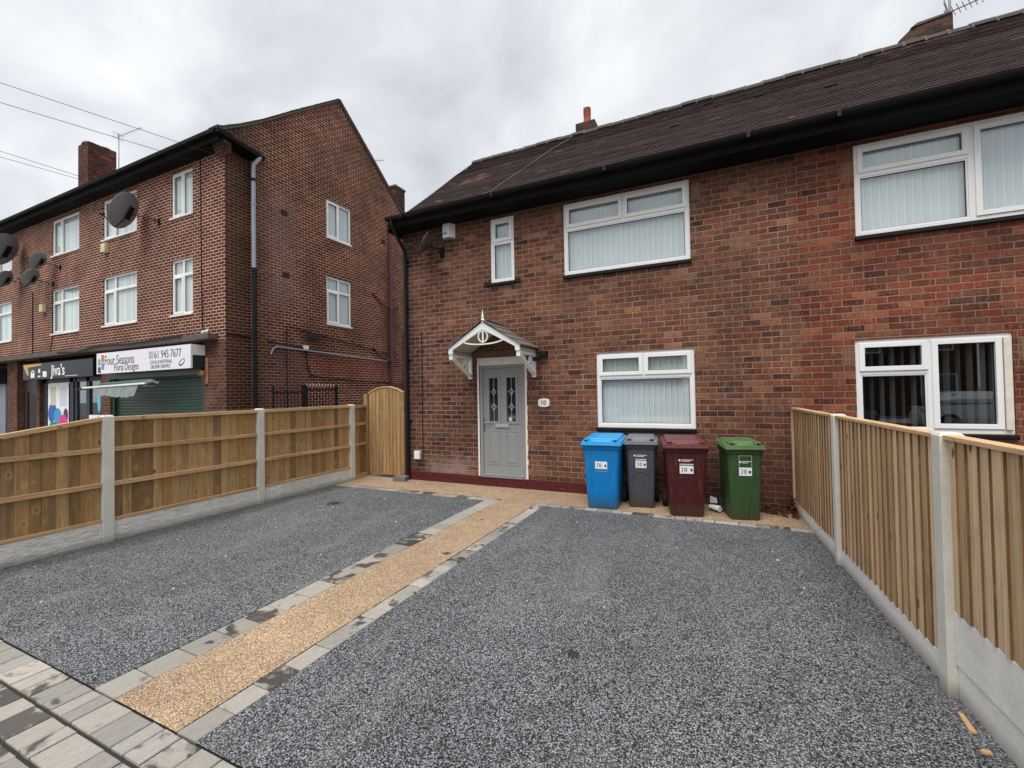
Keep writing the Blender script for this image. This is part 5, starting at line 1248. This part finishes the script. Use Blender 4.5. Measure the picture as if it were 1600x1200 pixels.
# ------------------------------------------------------------------ wheelie bins
def rrect(hx, y0_, y1_, z_, r_=.04, n=4):
    P = []
    for cx, cy, a0 in ((hx-r_, y0_+r_, -90), (hx-r_, y1_-r_, 0), (-hx+r_, y1_-r_, 90), (-hx+r_, y0_+r_, 180)):
        for k in range(n+1):
            t = R(a0+90*k/n); P.append((cx+r_*math.cos(t), cy+r_*math.sin(t), z_))
    return P
def wheelie(label, loc, rot, rgb, lidc, big=True, arch_line=False, sticker='plain'):
    o = thing('wheelie_bin', label, 'wheelie bin', loc, rot, group='wheelie bins in a row against the house')
    W = .58 if big else .48; D = .72 if big else .55; hb = .21 if big else .175; ht = .255 if big else .205; d0 = .50 if big else .40
    M_ = binm('bin_'+str(rgb[0]), rgb); ML = binm('lid_'+str(lidc[0]), lidc)
    q = MB()
    lev = []
    for z_, hx, yf, yb_, rr_ in ((0.0, hb-.015, .06, .06+d0-.09, .03), (.02, hb, .045, .06+d0-.05, .045), (.25, hb+(ht-hb)*.28, .036, .09+d0, .045), (.55, hb+(ht-hb)*.62, .026, .13+d0, .045), (.86, ht, .012, D-.06, .045)):
        lev.append(rrect(hx, yf, yb_, z_, rr_))
    q.loft(lev); 
    q.loft([rrect(ht+.012, 0, D-.045, .845, .045), rrect(ht+.02, -.006, D-.04, .86, .05), rrect(ht+.02, -.006, D-.04, .905, .05), rrect(ht+.01, .0, D-.05, .915, .05)])
    # front ribs (side ridges) and middle panel
    fy = lambda z_: .046-.034*(z_/.86)
    def strip(x0_, x1_, z0_, z1_, pr):
        q.hexa([(x0_, fy(z0_)-pr, z0_), (x1_, fy(z0_)-pr, z0_), (x1_, fy(z0_)+.01, z0_), (x0_, fy(z0_)+.01, z0_), (x0_*1.12, fy(z1_)-pr, z1_), (x1_*1.12, fy(z1_)-pr, z1_), (x1_*1.12, fy(z1_)+.01, z1_), (x0_*1.12, fy(z1_)+.01, z1_)])
    if arch_line:
        zc = .50; rx = hb*.58
        pts = [(-rx, fy(.05)-.001, .05), (-rx*1.06, fy(.45)-.001, .45)] + [(-rx*1.06*math.cos(t), fy(zc)-.001, .45+.06*math.sin(t)) for t in [math.pi*k/10 for k in range(1, 10)]] + [(rx*1.06, fy(.45)-.001, .45), (rx, fy(.05)-.001, .05)]
        q.tube(pts, .006, 5)
    elif big:
        strip(-hb+.06, -hb+.075, .03, .8, .005); strip(hb-.10, hb-.085, .03, .8, .005)
    else:
        strip(-.07, -.055, .03, .38, .006); strip(.055, .07, .03, .38, .006); strip(-.006, .006, .03, .36, .003)
    body = q.build('body', M_, o, local=True, smooth=True)
    # lid
    q = MB(); hx = W/2
    def sl(pts_, k=.05): return [(p[0], p[1], p[2]+k*(p[1]+.03)) for p in pts_]
    q.loft([sl(rrect(hx-.006, -.028, D+.0, .895, .022)), sl(rrect(hx, -.034, D, .902, .024)), sl(rrect(hx, -.034, D, .922, .024)), sl(rrect(hx-.012, -.022, D-.01, .926, .022)), sl(rrect(hx-.012, -.022, D-.01, .946, .022)), sl(rrect(hx-.022, -.012, D-.02, .952, .022))])
    # raised centre, stepped
    q.loft([sl(rrect(hx-.035, .10, D-.05, .950, .03)), sl(rrect(hx-.055, .125, D-.07, .985, .03)), sl(rrect(hx-.075, .15, D-.09, .990, .03))])
    q.loft([sl(rrect(hx-.15, .05, .14, .950, .02)), sl(rrect(hx-.155, .07, .14, .972, .02))])
    for sg_ in (-1, 1):
        xc = sg_*(hx-.085)
        q.loft([sl([(xc-.04, -.005, .948), (xc+.04, -.005, .948), (xc+.036, .14, .948), (xc-.036, .14, .948)]), sl([(xc-.034, .002, .985), (xc+.034, .002, .985), (xc+.03, .14, .988), (xc-.03, .14, .988)])])
    lid = q.build('lid', ML, o, local=True, smooth=True, bevel=.0025)
    for sg_ in (-1, 1):
        q = MB(); xc = sg_*(hx-.085); q.box(xc-.022, xc+.022, -.007, .004, .958, .980); q.build('grip_slot', RUBBER, lid, local=True)
    # handle bar and wheels
    q = MB(); q.tube([(-ht+.02, D-.02, .93), (-ht+.02, D+.04, .965), (ht-.02, D+.04, .965), (ht-.02, D-.02, .93)], .014, 8); q.build('handle', ML, o, local=True, smooth=True)
    yw = .06+d0+.02
    for sg_ in (-1, 1):
        q = MB(); xw = sg_*(hb+.035)
        prof = [(.02, -.03), (.06, -.03), (.065, -.012), (.082, -.03), (.1, -.022), (.1, .022), (.082, .03), (.065, .012), (.06, .03), (.02, .03)]
        q.loft([[(xw+dx, yw+r_*math.cos(t), .10+r_*math.sin(t)) for t in [2*math.pi*k/24 for k in range(24)]] for r_, dx in prof]); q.build('wheel', RUBBER, o, local=True, smooth=True)
    q = MB(); q.tube([(-hb-.03, yw, .1), (hb+.03, yw, .1)], .011, 8); q.build('axle', GALV, o, local=True)
    # sticker
    zc = .60 if big else .58
    zc = .62; yy = fy(zc)
    sl = -.034/.86; n_up = Vector((0, sl, 1)).normalized()
    q = MB(); sw, shh = .085 if big else .075, .052
    Pq = lambda x_, z_, pr: (x_, fy(z_)-pr, z_)
    def plate(mb_, x0_, x1_, z0_, z1_, a_, b_): mb_.hexa([Pq(x0_, z0_, b_), Pq(x1_, z0_, b_), Pq(x1_, z0_, a_), Pq(x0_, z0_, a_), Pq(x0_, z1_, b_), Pq(x1_, z1_, b_), Pq(x1_, z1_, a_), Pq(x0_, z1_, a_)])
    plate(q, -sw, sw, zc-shh, zc+shh, -.001, .0025); stk = q.build('number_sticker', LETTER_WH, o, local=True)
    text('numerals', '10', .074, LETTER_BK, o, (-sw+.018, fy(zc)-.004, zc-.025), (1, 0, 0), (0, sl, 1), ext=.0006, local=True)
    q = MB(); xs = -sw+.033
    for dz in (-.024, .027): q.box(xs-.010, xs+.010, fy(zc)-.0046, fy(zc)-.003, zc+dz-.0015, zc+dz+.0015)
    q.build('serifs', LETTER_BK, o, local=True)
    q = MB(); c_ = (sw-.024, zc-.002)
    poly = [(c_[0]+.016*math.cos(t), c_[1]+.016*math.sin(t)+(0)) for t in [math.pi*k/8 for k in range(9)]] + [(c_[0], c_[1]-.026)]
    q.prism(poly, fy(zc)-.0045, fy(zc)-.002); q.build('emblem', LETTER_BK, o, local=True)
    q = MB()
    if sticker == 'council':
        plate(q, -.06, .085, zc+.125, zc+.133, .0, .0015); plate(q, -.06, .045, zc+.108, zc+.116, .0, .0015); q.prism([(-.085+.014*math.cos(t), zc+.122+.014*math.sin(t)) for t in [2*math.pi*k/12 for k in range(12)]], fy(zc+.12)-.0015, fy(zc+.12)+.001)
        plate(q, -sw, sw, zc+.066, zc+.076, 0, .0015)
    elif sticker == 'plain': plate(q, -sw, sw, zc-.085, zc-.083, 0, .0012)
    else:
        for (a, b_, c, d) in ((-sw, sw, zc+.20, zc+.203), (-sw, -sw+.003, zc+.055, zc+.2), (sw-.003, sw, zc+.055, zc+.2), (-.04, .07, zc+.125, zc+.133), (-.04, .03, zc+.108, zc+.115)): plate(q, a, b_, c, d, 0, .0015)
        q.prism([(-.06+.013*math.cos(t), zc+.122+.013*math.sin(t)) for t in [2*math.pi*k/12 for k in range(12)]], fy(zc+.12)-.0015, fy(zc+.12)+.001)
    q.build('printed_marks', LETTER_WH, o, local=True)
    return o
wheelie('bright blue wheelie bin numbered 10, leftmost of the row', (-1.51, 6.16, .001), R(3), (0, 122, 192), (34, 150, 210), True, False, 'plain')
wheelie('narrow dark grey wheelie bin numbered 10 between the blue and maroon bins', (-1.0, 6.42, .001), R(7), (74, 78, 86), (108, 112, 118), False, True, 'council')
wheelie('maroon wheelie bin numbered 10 with a tilted lid handle, beside the grey bin', (-.38, 6.18, .001), R(10), (72, 24, 25), (98, 42, 44), True, True, 'council')
wheelie('green wheelie bin numbered 10, nearest the pale fence', (.31, 6.27, .001), R(13), (52, 80, 44), (84, 112, 66), False, False, 'frame')

# litter by the green bin
o = thing('crushed_cup', 'crushed white plastic cup and sleeve lying between maroon and green bins', 'litter', (-.05, 6.62, 0), R(-35))
q = MB(); rings = []
for k, (r_, x_) in enumerate(((.035, -.09), (.042, -.04), (.048, .03), (.05, .07))):
    rings.append([(x_, r_*math.cos(t), .052+r_*.8*math.sin(t)) for t in [2*math.pi*j/18 for j in range(18)]])
q.loft(rings); q.build('cup', LETTER_WH, o, local=True, smooth=True)
q = MB(); q.loft([[(-.1, .02, .10), (.0, .03, .11), (.0, .036, .107), (-.1, .026, .097)], [(-.12, .05, .19), (-.02, .06, .17), (-.02, .064, .165), (-.12, .055, .186)]]); q.build('torn_sleeve', plain('cup_grey', (196, 196, 198), .5), o, local=True)
# leaf litter
LEAFM = Mat('dead_leaf', .8, spec=.2); LEAFM.color(LEAFM.ramp(LEAFM.attr(), [(0, lin((38, 24, 20))), (.6, lin((66, 36, 26))), (.9, lin((96, 58, 36))), (1, lin((150, 110, 70)))])); LEAFM = LEAFM.m
q = MB(); rr = random.Random(21)
for k in range(520):
    u = rr.random()**.7; x_ = .50+rr.random()*.42; y_ = 6.98-rr.random()**1.4*.42*(.5+.5*(x_-.5)/.4); z_ = .008+rr.random()*.06*max(0, 1-(6.98-y_)/.4)*(1+(x_-.5))
    if k < 40: x_ = .86+rr.random()*.06; y_ = 6.8+rr.random()*.18; z_ = rr.random()*.2
    if 430 < k <= 470: y_ = rr.uniform(2.2, 6.5); x_ = rfx(y_)+.01-rr.random()**2*.05; z_ = .001
    if 470 < k <= 500: y_ = rr.uniform(1.5, 6.3); x_ = -6.5+rr.random()**2*.25; z_ = .003
    if k > 500: x_ = .95-rr.random()*1.5; y_ = 6.95-rr.random()*.2; z_ = .006
    a = rr.random()*6.28; s_ = rr.uniform(.012, .028) if not 430 < k <= 500 else rr.uniform(.005, .011); n_ = Vector((rr.uniform(-.6, .6), rr.uniform(-.9, .3), 1)).normalized(); X_ = n_.cross(Vector((math.cos(a), math.sin(a), 0))).normalized(); Y_ = n_.cross(X_); c_ = Vector((x_, y_, z_+.008))
    q.quad([c_-X_*s_, c_-Y_*s_*.6+n_*.004, c_+X_*s_, c_+Y_*s_*.6+n_*.004], rr.random())
setk(q.build('dead_leaves', LEAFM), 'stuff')
# wood chips
q = MB(); q.hexa([(0, 0, 0), (.028, 0, 0), (.02, .14, 0), (0, .15, 0), (0, 0, .008), (.026, .002, .01), (.018, .138, .01), (.001, .148, .007)], .5); o = q.build('wood_splinter', CARDB); o.location = (1.065, 2.86, .002); o.rotation_euler = (0, 0, R(-4)); tag(o, 'long orange wood splinter at the foot of the pale fence', 'wood splinter')
q = MB(); q.hexa([(0, 0, 0), (.04, .004, 0), (.045, .03, 0), (.004, .026, 0), (.004, .002, .008), (.038, .006, .01), (.04, .028, .009), (.008, .024, .007)], .5); o = q.build('wood_splinter', CARDB); o.location = (1.05, 2.72, .002); tag(o, 'short pale wood chip just nearer than the long splinter', 'wood splinter')
# scattered grit on the driveway
q = MB(); rr = random.Random(5)
for k in range(70):
    x_, y_ = rr.uniform(-6.3, .9), rr.uniform(1.4, 6.9); s_ = rr.uniform(.004, .010)
    if -3.4 < x_ < -2.3 and rr.random() < .5: continue
    q.hexa([(x_-s_, y_-s_, .001), (x_+s_, y_-s_*.7, .001), (x_+s_*.8, y_+s_, .001), (x_-s_*.7, y_+s_, .001), (x_-s_*.6, y_-s_*.6, s_), (x_+s_*.6, y_-s_*.5, s_), (x_+s_*.5, y_+s_*.6, s_*.9), (x_-s_*.4, y_+s_*.6, s_*.9)], rr.random())
setk(q.build('loose_grit', plain('grit', (200, 198, 192), .9, var=.3)), 'stuff')

# ------------------------------------------------------------------ across the road (seen in the window reflections)
ROOF2 = plain('far_roof', (84, 70, 66), .9, var=.2)
def far_house(x0_, x1_, lab):
    o = thing('brick_house', lab, 'house', (x0_, -20, 0), group='houses across the road'); yf = -18.5
    Pf = lambda u, v, d: (u, yf-d, v)
    hs = []
    wN = (x1_-x0_)/4
    for k in range(4):
        cx = x0_+wN*(k+.5)
        hs.append((cx-.7, cx+.7, 3.6, 4.8)); 
        if k in (0, 3): hs.append((cx-.8, cx+.8, 1.0, 2.3))
    q = MB(); q.wall(x0_, x1_, 0, 5.1, hs, Pf, .2); q.box(x0_, x1_, yf-6, yf-5.8, 0, 5.1); q.box(x0_, x0_+.2, yf-5.8, yf-.2, 0, 5.1); q.box(x1_-.2, x1_, yf-5.8, yf-.2, 0, 5.1); q.build('wall', BR_STACK, o)
    q = MB(); q.loft([[(x0_-.2, yf+.4, 5.0), (x1_+.2, yf+.4, 5.0), (x1_+.2, yf-6.4, 5.0), (x0_-.2, yf-6.4, 5.0)], [(x0_+2, yf-2.9, 7.7), (x1_-2, yf-2.9, 7.7), (x1_-2, yf-3.1, 7.7), (x0_+2, yf-3.1, 7.7)]]); q.build('roof', ROOF2, o)
    for h in hs:
        q = MB(); PW = lambda u, v, d: (u, yf+d, v)
        ring(q, PW, *h, .06, -.1, -.03); slab(q, PW, (h[0]+h[1])/2-.03, (h[0]+h[1])/2+.03, h[2]+.06, h[3]-.06, -.1, -.03); wdw = q.build('window', WHITE, o)
        q = MB(); slab(q, PW, h[0]+.05, h[1]-.05, h[2]+.05, h[3]-.05, -.14, -.09); q.build('pane', plain('far_pane', (70, 78, 84), .1), wdw)
    for k in (1, 2):
        cx = x0_+wN*(k+.5); q = MB(); q.box(cx-.45, cx+.45, yf+.001, yf+.04, .1, 2.1); q.build('door', PURP, o)
for k, lab in enumerate(('brick house across the road, far left of its row', 'brick house across the road, second from the left', 'brick house across the road facing the driveway', 'brick house across the road, right end of its row')):
    far_house(-31+k*15.5, -31+k*15.5+13, lab)
def car(label, x_, y_, rgb, rot=0):
    o = thing('parked_car', label, 'car', (x_, y_, -.055), rot, group='cars parked across the road')
    PA = Mat('car_paint', .25, col=lin(rgb)); PA.b.inputs['Coat Weight'].default_value = .6; PA = PA.m
    def sec(xx, zb, zt, hw, htp):   # half section loft along x
        return [(xx, -hw*.96, zb), (xx, -hw, zb+.15), (xx, -hw, (zb+zt)/2), (xx, -htp, zt), (xx, htp, zt), (xx, hw, (zb+zt)/2), (xx, hw, zb+.15), (xx, hw*.96, zb)]
    q = MB(); q.loft([sec(*a) for a in ((-2.02, .35, .62, .72, .6), (-1.95, .22, .86, .82, .7), (-1.3, .2, .95, .87, .78), (-.3, .2, .98, .88, .8), (.8, .2, .97, .88, .8), (1.4, .2, .86, .86, .74), (1.9, .22, .72, .8, .66), (2.05, .34, .55, .7, .6))][::-1]); body = q.build('body', PA, o, local=True, smooth=True)
    q = MB(); q.loft([sec(*a) for a in ((-1.85, .85, .93, .7, .66), (-1.5, .9, 1.38, .78, .56), (-.9, .9, 1.47, .8, .58), (.0, .9, 1.46, .8, .58), (.45, .9, 1.36, .79, .56), (1.15, .88, .98, .76, .7))][::-1]); q.build('roof', PA, o, local=True, smooth=True)
    q = MB()
    for sg_ in (-1, 1):
        for (a, b_, c, d_) in ((-1.35, -1.15, -.45, -.42), (-.36, -.36, .3, .75)):
            yy0, yy1 = sg_*.805, sg_*.66; P_ = [(a, yy0, 1.0), (d_, yy0, 1.0), (c, yy1, 1.36), (b_, yy1, 1.36)]; q.quad(P_ if sg_ < 0 else P_[::-1])
    q.quad([(1.12, -.62, 1.0), (1.12, .62, 1.0), (.52, .5, 1.37), (.52, -.5, 1.37)]); q.quad([(-1.88, .6, .97), (-1.88, -.6, .97), (-1.56, -.5, 1.36), (-1.56, .5, 1.36)])
    q.build('windows', plain('car_glass', (24, 28, 32), .08), o, local=True)
    for wx in (-1.3, 1.3):
        for sg_ in (-1, 1):
            q = MB(); q.tube([(wx, sg_*.72, .32), (wx, sg_*.89, .32)], .32, 20); wh = q.build('wheel', RUBBER, o, local=True); q = MB(); q.tube([(wx, sg_*.885, .32), (wx, sg_*.9, .32)], .2, 14); q.build('rim', GALV, wh, local=True)
    for sg_ in (-1, 1):
        q = MB(); q.box(-2.02, -1.9, sg_*.62-.12, sg_*.62+.12, .68, .82); q.build('tail_light', plain('tail_red', (150, 20, 20), .3), o, local=True)
        q = MB(); q.box(1.82, 2.0, sg_*.55-.15, sg_*.55+.15, .58, .7); q.build('headlight', GALV, o, local=True)
car('white hatchback parked across the road', 9.2, -8.6, (225, 227, 230)); car('dark blue car parked behind the white hatchback', 3.8, -8.7, (40, 50, 74)); car('silver car parked across the road opposite the door', -6.6, -8.6, (170, 174, 178))
